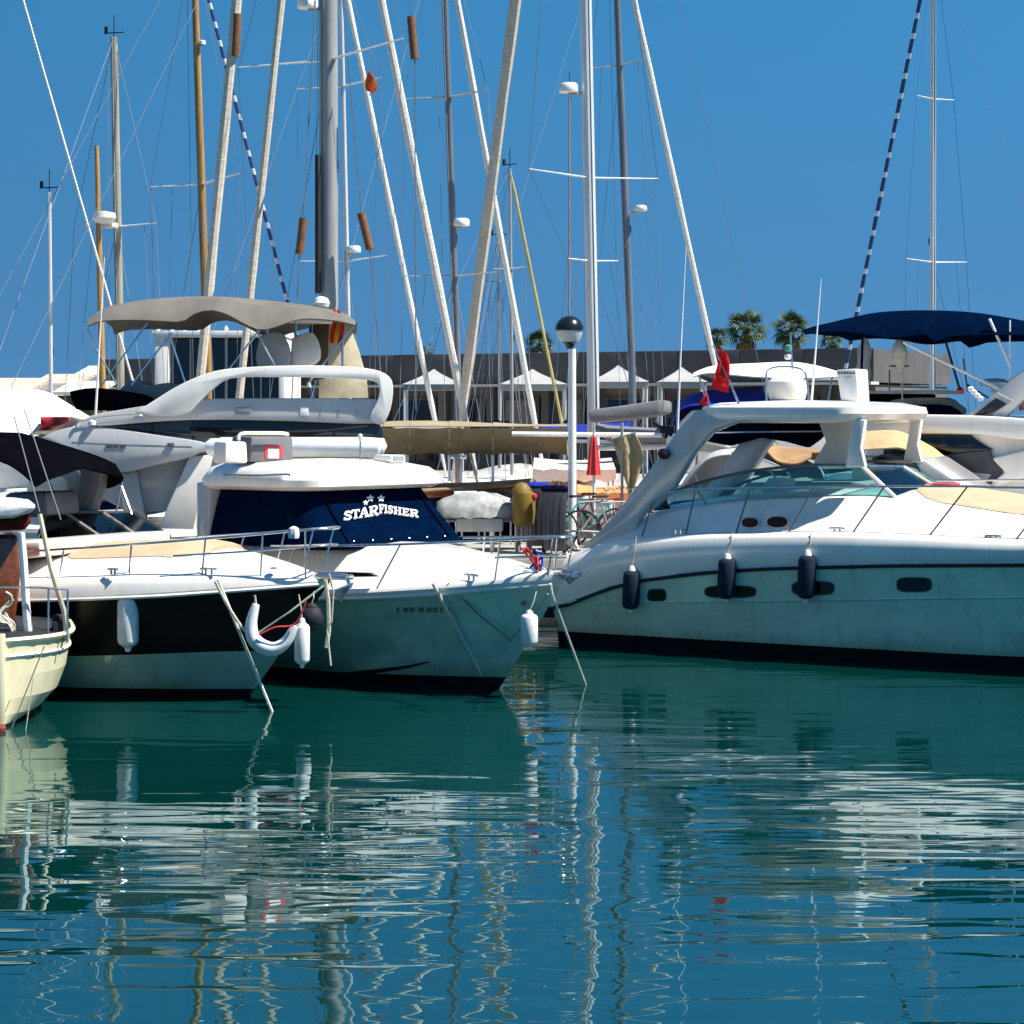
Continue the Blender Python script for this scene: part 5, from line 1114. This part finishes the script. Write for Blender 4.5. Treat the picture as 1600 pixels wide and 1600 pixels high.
sailboat('sailing_yacht', 'lone yacht at right with navy striped stay rising above the navy bimini', 1457, 50, 9, -100, 1, ((1440, 0), (1350, 560), 6.5, M['stay_blue2']), [(155, 1424, 1492), (410, 1404, 1514)], 'alloy_light', 'gelcoat', 10)
sailboat('sailing_yacht', 'distant yacht whose thin mast rises straight above the lamp post', 890, 57, 4, 142, 0, None, [], 'alloy_dark', 'gelcoat', 8, beam=2.6, shroud=False)
sailboat('sailing_yacht', 'distant yacht with very thin mast between dark slender mast and thick crossing stay', 780, 58, 4, 372, -2, None, [(440, 762, 800)], 'alloy_dark', 'gelcoat', 8, beam=2.6)
# ================================================================== FENDERS AND MOORING LINES
def toW(fr, p): q = fr.o+fr.f*p.x+fr.p*p.y; return Vector((q.x, q.y, p.z))
def depth(fr, half, px, py):
    return toW(fr, fr.surf(px, py, half)).y
def fender(px, y0, y1, wpx, Y, m, cm, label, hang=None, tilt=0.0, grp='fenders hanging from the hulls', eye=True, ball=False):
    k = Y/F; r = wpx*k/2; h = (y1-y0)*k; c = W(px, (y0+y1)/2, Y)
    o = root('fender', label, 'fender', (c.x, Y, c.z-h/2), group=grp); o.rotation_euler = (0, tilt, 0)
    if ball: pr = [(r*math.sin(math.pi*i/12), h/2-h/2*math.cos(math.pi*i/12)) for i in range(1, 12)]
    else: pr = [(r*.35, h*.0+.0), (r*.6, h*.02), (r*.88, h*.06), (r, h*.12), (r*1.01, h*.5), (r, h*.86), (r*.86, h*.93), (r*.5, h*.975)]
    MB().lathe(pr, (0, 0, 0), 20).obj('body', m, o)
    if eye:
        MB().lathe([(r*.5, h*.965), (r*.42, h*1.03), (r*.28, h*1.09), (r*.1, h*1.1)], (0, 0, 0), 12).obj('top_eye', cm, o)
        MB().lathe([(r*.08, -h*.09), (r*.25, -h*.08), (r*.32, -h*.03), (r*.4, h*.01)], (0, 0, 0), 12).obj('bottom_eye', cm, o)
    if hang:
        q = W(*hang, Y); MB().tube([(0, 0, h*1.06), ((q.x-c.x)*.5+.01, .0, (h*1.06+q.z-(c.z-h/2))/2), (q.x-c.x, .06, q.z-(c.z-h/2))], .007, 5).obj('lanyard', 'rope', o)
    return o
fender(200, 926, 1011, 33, depth(B, hB, 200, 990)-.14, 'fender_white', 'fender_white', 'white cylindrical fender on the black hull side', (203, 852))
fender(472, 972, 1038, 24, 21.2, 'fender_white', 'fender_white', 'slim white fender hanging below the bow of the black cruiser', (466, 930))
fender(487, 946, 984, 38, 21.6, 'rubber', 'rubber', 'black round fender beneath the bow anchor of the black cruiser', (490, 925), ball=True)
fender(827, 958, 1008, 27, 21.6, 'fender_white', 'fender_white', 'short white fender under the bow of the pilothouse boat', (838, 925))
for px, y0, y1, hx, hy, w_, lb in ((985, 890, 952, 990, 838, 27, 'navy covered fender nearest the stern of the hardtop yacht'), (1134, 871, 936, 1141, 832, 28, 'navy covered fender below the two oval cabin windows'), (1259, 866, 936, 1264, 833, 28, 'navy covered fender farthest forward on the hardtop yacht')):
    o = fender(px, y0, y1, w_, depth(R, hR, px, 930)-.14, 'fender_navy', 'fender_white', lb, (hx, hy), tilt=.04)
o = fender(862, 930, 974, 26, 27.4, 'fender_navy', 'fender_navy', 'dark fender at the stern corner of the hardtop yacht', (870, 900), eye=False)
# bent white fender
Yb = 20.9; c = W(425, 1018, Yb)
bf_ = root('bent_fender', 'white fender bent into a hook below the cruiser bow', 'fender', (c.x, Yb, c.z))
pts = curve([W(x, y, Yb)-c for x, y in ((400, 944), (393, 972), (395, 995), (408, 1009), (428, 1014), (447, 1003), (461, 978))], 5)
n_ = len(pts); MB().tube(pts, [.02+.055*math.sin(math.pi*(.06+.88*i/(n_-1)))**.7 for i in range(n_)], 12).obj('body', 'fender_white', bf_)
MB().tube([W(400, 944, Yb)-c, W(398, 930, Yb)-c], .012).obj('lanyard', 'rope', bf_)
MB().tube(curve([W(x, y, Yb-.08)-c for x, y in ((405, 992), (430, 980), (461, 975), (478, 940))], 4), .01, 5).obj('lanyard', 'red', bf_)
def rope(label, pts, r=.013, m='rope', sag=0.0, grp='mooring lines running down into the water'):
    P = [Vector(p) for p in pts]; o = root('mooring_line', label, 'rope', P[0], group=grp)
    q = []
    for a, b in zip(P, P[1:]):
        for i in range(10): t = i/10; v = a.lerp(b, t); v.z -= sag*4*t*(1-t); q.append(v-P[0])
    q.append(P[-1]-P[0]); MB().tube(q, r, 6).obj('strand', m, o); return o
q0 = toW(B, B.deck(342, 906, 1.33)); rope('mooring line from the cleat of the black cruiser down to the water', [W(340, 905, q0.y-.35), WZ(428, 1119, -.05)], .016, 'rope_pale')
rope('slack line looping from the black cruiser cleat to its hooked fender', [W(336, 908, q0.y-.4), W(372, 972, Yb), W(400, 1000, Yb-.05)], .016, sag=.02)
rope('line from the hooked fender up to the black cruiser bow roller', [W(402, 990, Yb), W(450, 958, 20.9), W(506, 915, 21.1)], .011, 'rope_green')
qs = toW(S, S.surf(676, 935, hS)); rope('mooring line from the side cleat of the pilothouse boat to the water', [W(676, 911, qs.y-.2), WZ(767, 1081, -.05)], .019, 'rope_pale')
rope('dark line led along the hull of the pilothouse boat', [W(700, 911, qs.y-.1), W(750, 962, depth(S, hS, 750, 962)-.06), W(800, 1002, depth(S, hS, 795, 1000)-.1)], .010, 'rope_dark')
rope('mooring line from the bow roller of the pilothouse boat to the water', [W(860, 912, 21.7), W(862, 926, 21.75), WZ(917, 1075, -.05)], .017, 'rope_pale')
rope('slack greenish line under the bow of the pilothouse boat', [W(856, 928, 21.9), W(828, 968, 22.0), W(795, 1002, 22.2)], .013, 'rope_green')
rope('frayed line hanging from the anchor of the black cruiser', [W(514, 896, 21.2), W(521, 925, 21.2), W(518, 972, 21.2), W(511, 985, 21.2), W(517, 1040, 21.2)], .010)
rope('thick doubled line hanging at the bow of the black cruiser', [W(508, 905, 21.25), W(513, 940, 21.25), W(514, 985, 21.25), W(510, 1012, 21.25)], .022)
rope('thin line down the end of the cream boat', [toW(Cf, Cf.front(69, 1010, .06)), toW(Cf, Cf.front(18, 1138, .09))], .006, 'rope_dark')
rope('pale line crossing the end of the cream boat', [toW(Cf, Cf.front(52, 1060, .08)), toW(Cf, Cf.front(40, 1142, .11))], .005, 'rope')
for i, (a, b) in enumerate((((38, 640), (95, 812)), ((22, 650), (62, 800)))):
    rope(('taut wire shroud', 'second taut wire')[i]+' slanting over the black bimini at the left edge', [W(*a, 20.6), W(*b, 20.6)], .006, 'alloy', grp='wires of the cream boat')

# ================================================================== PONTOON FURNITURE
# lamp post
p0 = WZ(894, 857, PZ+.03); lp = root('lamp_post', 'white lamp post with black domed globe on the pontoon', 'lamp post', p0); Yl = p0.y
def lz(y): return CH-(y-H)*Yl/F-p0.z
MB().lathe([(.10, 0), (.10, .04), (.074, .10), (.070, .9), (.062, lz(545))], (0, 0, 0), 18).obj('post', 'paint_white', lp)
MB().lathe([(.055, lz(545)), (.06, lz(543)), (.09, lz(537)), (.13, lz(535.5)), (.10, lz(535))], (-.04, 0, 0), 18).obj('collar', 'lamp_black', lp)
MB().lathe([(.10, lz(535.4)), (.16, lz(533)), (.20, lz(526)), (.222, lz(516.5))], (-.045, 0, 0), 22).obj('globe', 'lamp_glass', lp)
MB().lathe([(.232, lz(517)), (.238, lz(515)), (.228, lz(509)), (.19, lz(502)), (.13, lz(496.5)), (.06, lz(494)), (.01, lz(493.4))], (-.045, 0, 0), 24).obj('dome', 'lamp_black', lp)
def bin_(px, y0, y1, wpx, Y, lab, m='bin_grey', lid='navy_dark'):
    k = Y/F; h = (y1-y0)*k; w_ = wpx*k/2; c = W(px, y1, Y); o = root('wheelie_bin', lab, 'bin', (c.x, Y, PZ+.03))
    MB().loft([[(sx*w_*.84, sy*w_*.9, .06) for sx, sy in ((-1, -1), (1, -1), (1, 1), (-1, 1))], [(sx*w_, sy*w_*1.1, h*.93) for sx, sy in ((-1, -1), (1, -1), (1, 1), (-1, 1))]]).obj('body', m, o, bevel=.03)
    MB().loft([[(sx*w_*1.06, sy*w_*1.16, h*.93) for sx, sy in ((-1, -1), (1, -1), (1, 1), (-1, 1))], [(sx*w_*1.04, sy*w_*1.1, h*.97) for sx, sy in ((-1, -1), (1, -1), (1, 1), (-1, 1))], [(sx*w_*.8, sy*w_*.8, h) for sx, sy in ((-1, -1), (1, -1), (1, 1), (-1, 1))]]).obj('lid', lid, o, bevel=.02)
    for sx in (-1, 1): MB().lathe([(.02, -.03), (.10, -.03), (.10, .03), (.02, .03)], (sx*w_*.8, w_*.8, .1), 14, (1, 0, 0)).obj('wheel', 'rubber', o)
    for x in (-.5, 0, .5): MB().box((x*w_, -w_*1.02, h*.5), (.03, .03, h*.72)).obj('rib', m, o)
bin_(866, 752, 858, 40, 32.6, 'tall dark grey wheelie bin left of the lamp post')
bin_(842, 748, 853, 34, 33.6, 'dark bin with blue lid half behind the tall grey bin', m='bin_grey', lid='royal_blue')
# mustard drum on a stand
c = W(818, 838, 33.0); o = root('drum', 'mustard yellow drum on dark legs beside the bins', 'drum', (c.x, 33.0, PZ+.03)); k = 33/F
MB().lathe([(.12, .42), (.17, .46), (.19, .62), (.195, .82), (.17, .95), (.10, 1.0)], (0, 0, 0), 20).obj('body', 'mustard', o)
MB().lathe([(.17, .94), (.15, 1.02), (.08, 1.10), (.02, 1.12)], (-.03, .0, 0), 18).obj('lid', 'mustard', o)
for a in range(4): MB().tube([(.12*math.cos(a*1.57+.6), .12*math.sin(a*1.57+.6), 0), (.12*math.cos(a*1.57+.6), .12*math.sin(a*1.57+.6), .45)], .025).obj('leg', 'steel_dark', o)
MB().lathe([(.02, 0), (.05, .02), (.05, .06), (.02, .08)], (.17, -.08, .86), 10).obj('tap', 'red', o)
# tarp covered dinghy on a rack
c = W(755, 850, 33.4); o = root('covered_dinghy', 'dinghy under a crumpled silver tarp on a rack', 'dinghy', (c.x, 33.4, PZ+.03)); k = 33.4/F
rings = []
for i in range(15):
    t = i/14; x = (-72+144*t)*k; s = (math.sin(math.pi*min(1, .12+t*.9)))**.5; hh = (38*k)*s
    rings.append([(x+.03*mnoise.noise(Vector((i, j, 1))), .48*s*math.cos(math.pi*j/10)*-1, .55+.02*mnoise.noise(Vector((i*.7, j, 5)))+hh*math.sin(math.pi*j/10)**.75+.035*mnoise.noise(Vector((i*1.3, j*1.7, 2.2)))) for j in range(11)])
MB().loft(rings).obj('tarp', 'silver_tarp', o, ang=70)
MB().tube([(.62, -.5, .5), (.56, -.2, .98), (.56, .2, .98), (.62, .5, .5)], .02, 5).obj('strap', 'rubber', o)
MB().box((-.05, 0, .43), (.75, .8, .22)).obj('crate', 'light_grey_canvas', o, bevel=.03)
for x in (-.6, .15, .55):
    for y in (-.35, .35): MB().tube([(x, y, 0), (x, y, .5)], .035, 8).obj('leg', 'paint_white', o)
for y in (-.35, .35): MB().tube([(-.65, y, .5), (.6, y, .5)], .025).obj('rack_rail', 'steel_dark', o)
# bicycles
def bicycle(px, Y, col, lab, rz, sc_=1.0):
    c = W(px, 0, Y); o = root('bicycle', lab, 'bicycle', (c.x, Y, PZ+.03), rz, group='bicycles parked on the pontoon'); rw = .33
    for i, x in enumerate((-.52, .52)):
        w_ = MB().tube([(x+rw*math.cos(a*math.pi/10), 0, rw+rw*math.sin(a*math.pi/10)) for a in range(21)], .018, 6, cap=False).obj('wheel', 'rubber', o)
        sp_ = MB()
        for a in range(8): sp_.tube([(x, 0, rw), (x+rw*math.cos(a*math.pi/4), 0, rw+rw*math.sin(a*math.pi/4))], .004, 3)
        sp_.obj('spokes', 'steel', w_)
    f = MB(); A, Bq, Cq, D = (-.52, 0, rw), (-.05, 0, .30), (-.18, 0, .78), (.36, 0, .80)
    for a, b in ((A, Bq), (A, Cq), (Bq, Cq), (Cq, D), (Bq, (.38, 0, .70)), ((.34, 0, .9), (.52, 0, rw))): f.tube([a, b], .016, 6)
    f.obj('frame', col, o); MB().tube([(.34, -.28, .98), (.38, -.1, 1.0), (.34, 0, .95), (.38, .1, 1.0), (.34, .28, .98)], .012).obj('handlebar', 'steel', o)
    MB().loft([[(-.32, -.07, .86), (-.32, .07, .86), (-.06, .02, .87), (-.06, -.02, .87)], [(-.31, -.06, .90), (-.31, .06, .90), (-.07, .015, .90), (-.07, -.015, .90)]]).obj('saddle', 'rubber', o)
    MB().tube([(-.18, 0, .78), (-.19, 0, .87)], .014).obj('seat_post', 'steel', o)
    MB().lathe([(.02, -.02), (.09, -.015), (.09, .015), (.02, .02)], (-.05, -.03, .30), 14, (0, 1, 0)).obj('crank', 'steel_dark', o)
bicycle(918, 33.4, 'teal_plastic', 'green bicycle leaning right of the lamp post', .5)
bicycle(938, 34.2, 'red', 'red bicycle parked behind the green one', -.3)
bicycle(956, 33.2, 'alloy', 'silver bicycle parked nearest the stern of the hardtop yacht', .2)
# closed red parasol and cream awnings on the pontoon's far side
def parasol(px, y0, y1, Y, m, lab):
    k = Y/F; a, b = W(px, y0, Y), W(px, y1, Y); o = root('closed_parasol', lab, 'parasol', (b.x, Y, PZ+.03)); z0, z1 = b.z-PZ, a.z-PZ
    MB().tube([(0, 0, 0), (0, 0, z1+.05)], .025).obj('pole', 'paint_white', o)
    n = 14; rr = []
    for t, r_ in ((0, .13), (.12, .12), (.4, .1), (.7, .075), (.92, .05), (1, .02)): rr.append([((r_*(1 if j % 2 else .65))*math.cos(2*math.pi*j/n), (r_*(1 if j % 2 else .65))*math.sin(2*math.pi*j/n), z0+(z1-z0)*t) for j in range(n)])
    MB().loft(rr).obj('canopy', m, o, ang=80); MB().box((0, 0, .05), (.5, .5, .1)).obj('base', 'concrete', o, bevel=.02)
parasol(928, 682, 745, 34.8, 'red', 'closed bright red parasol right of the lamp post')
def awning(x0, x1, yr, ye, Y, m, lab, posts=True, d=2.0):
    a, b = W(x0, ye, Y), W(x1, ye, Y); r_ = W(x0, yr, Y).z; o = root('awning', lab, 'awning', ((a.x+b.x)/2, Y, PZ)); w_ = (b.x-a.x)/2
    g = [[(-w_+2*w_*i/8, -d*.5, a.z-PZ-.03*math.sin(i*1.5)**2) for i in range(9)], [(-w_*.96+2*w_*.96*i/8, 0, r_-PZ-.05*math.sin(math.pi*i/8)) for i in range(9)], [(-w_+2*w_*i/8, d*.5, a.z-PZ) for i in range(9)]]
    MB().sheet(g, .012).obj('canopy', m, o, ang=60)
    MB().sheet([[(-w_+2*w_*i/8, -d*.5-.005, a.z-PZ-.03*math.sin(i*1.5)**2) for i in range(9)], [(-w_+2*w_*i/8, -d*.5-.02, a.z-PZ-.2+.03*math.cos(i*3.1)) for i in range(9)]], .01).obj('valance', m, o, ang=60)
    for sx in (-.95, .95):
        for sy in (-.45, .45): MB().tube([(sx*w_, sy*d, 0), (sx*w_, sy*d, a.z-PZ)], .025).obj('post', 'alloy_light', o)
awning(832, 958, 716, 731, 37.4, 'pink_canvas', 'pale pink awning behind the bins and lamp post')
awning(900, 978, 757, 768, 36.4, 'orange_canvas', 'low orange awning right of the lamp post', d=1.2)
# tan sail hung up to dry
c = W(982, 765, 33.9); o = root('hung_sail', 'tan triangular sail hung to dry beside the raked arch', 'sail', (c.x, 33.9, PZ))
def hs_(x, y, d=0): p = W(x, y, 33.9); return Vector((p.x-c.x, d, p.z-PZ))
L0 = [hs_(x, y) for x, y in ((957, 688), (962, 705), (968, 725), (975, 745), (983, 770))]; R0 = [hs_(x, y) for x, y in ((992, 678), (1000, 694), (1006, 715), (1000, 738), (990, 770))]
MB().sheet([[a.lerp(b, t/6)+Vector((0, .06*math.sin(t*1.6+i), 0)) for t in range(7)] for i, (a, b) in enumerate(zip(L0, R0))], .01).obj('cloth', 'tan_canvas', o, ang=70)
MB().tube([hs_(972, 860), hs_(972, 660)], .025).obj('pole', 'alloy', o); MB().tube([hs_(955, 686), hs_(994, 676)], .018).obj('yard', 'alloy', o)
# boxes
for i, (px, y0, y1, m, lb) in enumerate(((915, 776, 800, 'white_plastic', 'white cool box stacked behind the bicycles'), (942, 780, 803, 'white_plastic', 'white storage chest right of the cool box'), (928, 802, 826, 'rubber_grey', 'grey crate below the white boxes'))):
    Y = 35.0; a, b = W(px-14, y1, Y), W(px+14, y0, Y); o = root('storage_box', lb, 'box', ((a.x+b.x)/2, Y, a.z))
    h = b.z-a.z; MB().box((0, 0, h*.42), (b.x-a.x, .4, h*.82)).obj('body', m, o, bevel=.02); MB().box((0, 0, h*.91), (b.x-a.x+.03, .43, h*.14)).obj('lid', m, o, bevel=.015)
    if y1 < 810: MB().box((0, 0, -(a.z-PZ-.03)/2), (b.x-a.x-.04, .36, a.z-PZ-.034)).obj('stand', 'rubber_grey', o, bevel=.01)
# stern rail pieces, cafe chairs as silhouettes in the gap
def chair(px, Y, lab, m, rz=0):
    c = W(px, 0, Y); o = root('deck_chair', lab, 'chair', (c.x, Y, PZ+.03), rz, group='chairs on the pontoon')
    MB().box((0, 0, .45), (.44, .42, .04)).obj('seat', m, o, bevel=.01); MB().slab([(-.22, .2, .46), (.22, .2, .46), (.2, .3, .9), (-.2, .3, .9)], (0, .03, 0)).obj('backrest', m, o, bevel=.008)
    for sx in (-.2, .2):
        for sy in (-.18, .18): MB().tube([(sx, sy, 0), (sx, sy, .45)], .016).obj('leg', 'steel', o)
chair(735, 34.6, 'white chair behind the tarp covered dinghy', 'white_plastic', .3); chair(790, 35.0, 'dark chair between the dinghy and the drum', 'rubber', -.5)
# flags on stays and the hardtop yacht's ensign
flag(rb, 1128, 545, 608, 26, R, -1.3, ('flag_red',)); flag(rb, 1101, 608, 632, 11, R, -1.2, ('flag_red',), 'pennant')
MB().tube([R.side(1115, 540, -1.3), R.side(1156, 634, -1.3)], .014).obj('flag_staff', 'steel', rb)
MB().tube([R.side(1098, 598, -1.2), R.side(1110, 636, -1.2)], .010).obj('pennant_staff', 'steel', rb)
fr_f = Fr(0, 39, 0); fo = root('courtesy_flag', 'small orange-red flag flying between the two furled stays', 'flag', W(577, 95, 39))
c = W(577, 95, 39); gg = []
for r_ in range(6):
    t = r_/5; gg.append([W(577+(3+16*math.sin(t*2.6))*(u-.35), 110+t*32+u*4, 39)-c+Vector((0, .05*math.sin(u*5+t*4), 0)) for u in (0, .35, .7, 1)])
MB().sheet(gg, .004).obj('cloth', 'orange_red', fo, ang=80); MB().tube([W(577, 60, 39)-c, W(578, 150, 39)-c], .006, 4).obj('halyard', 'wire', fo)
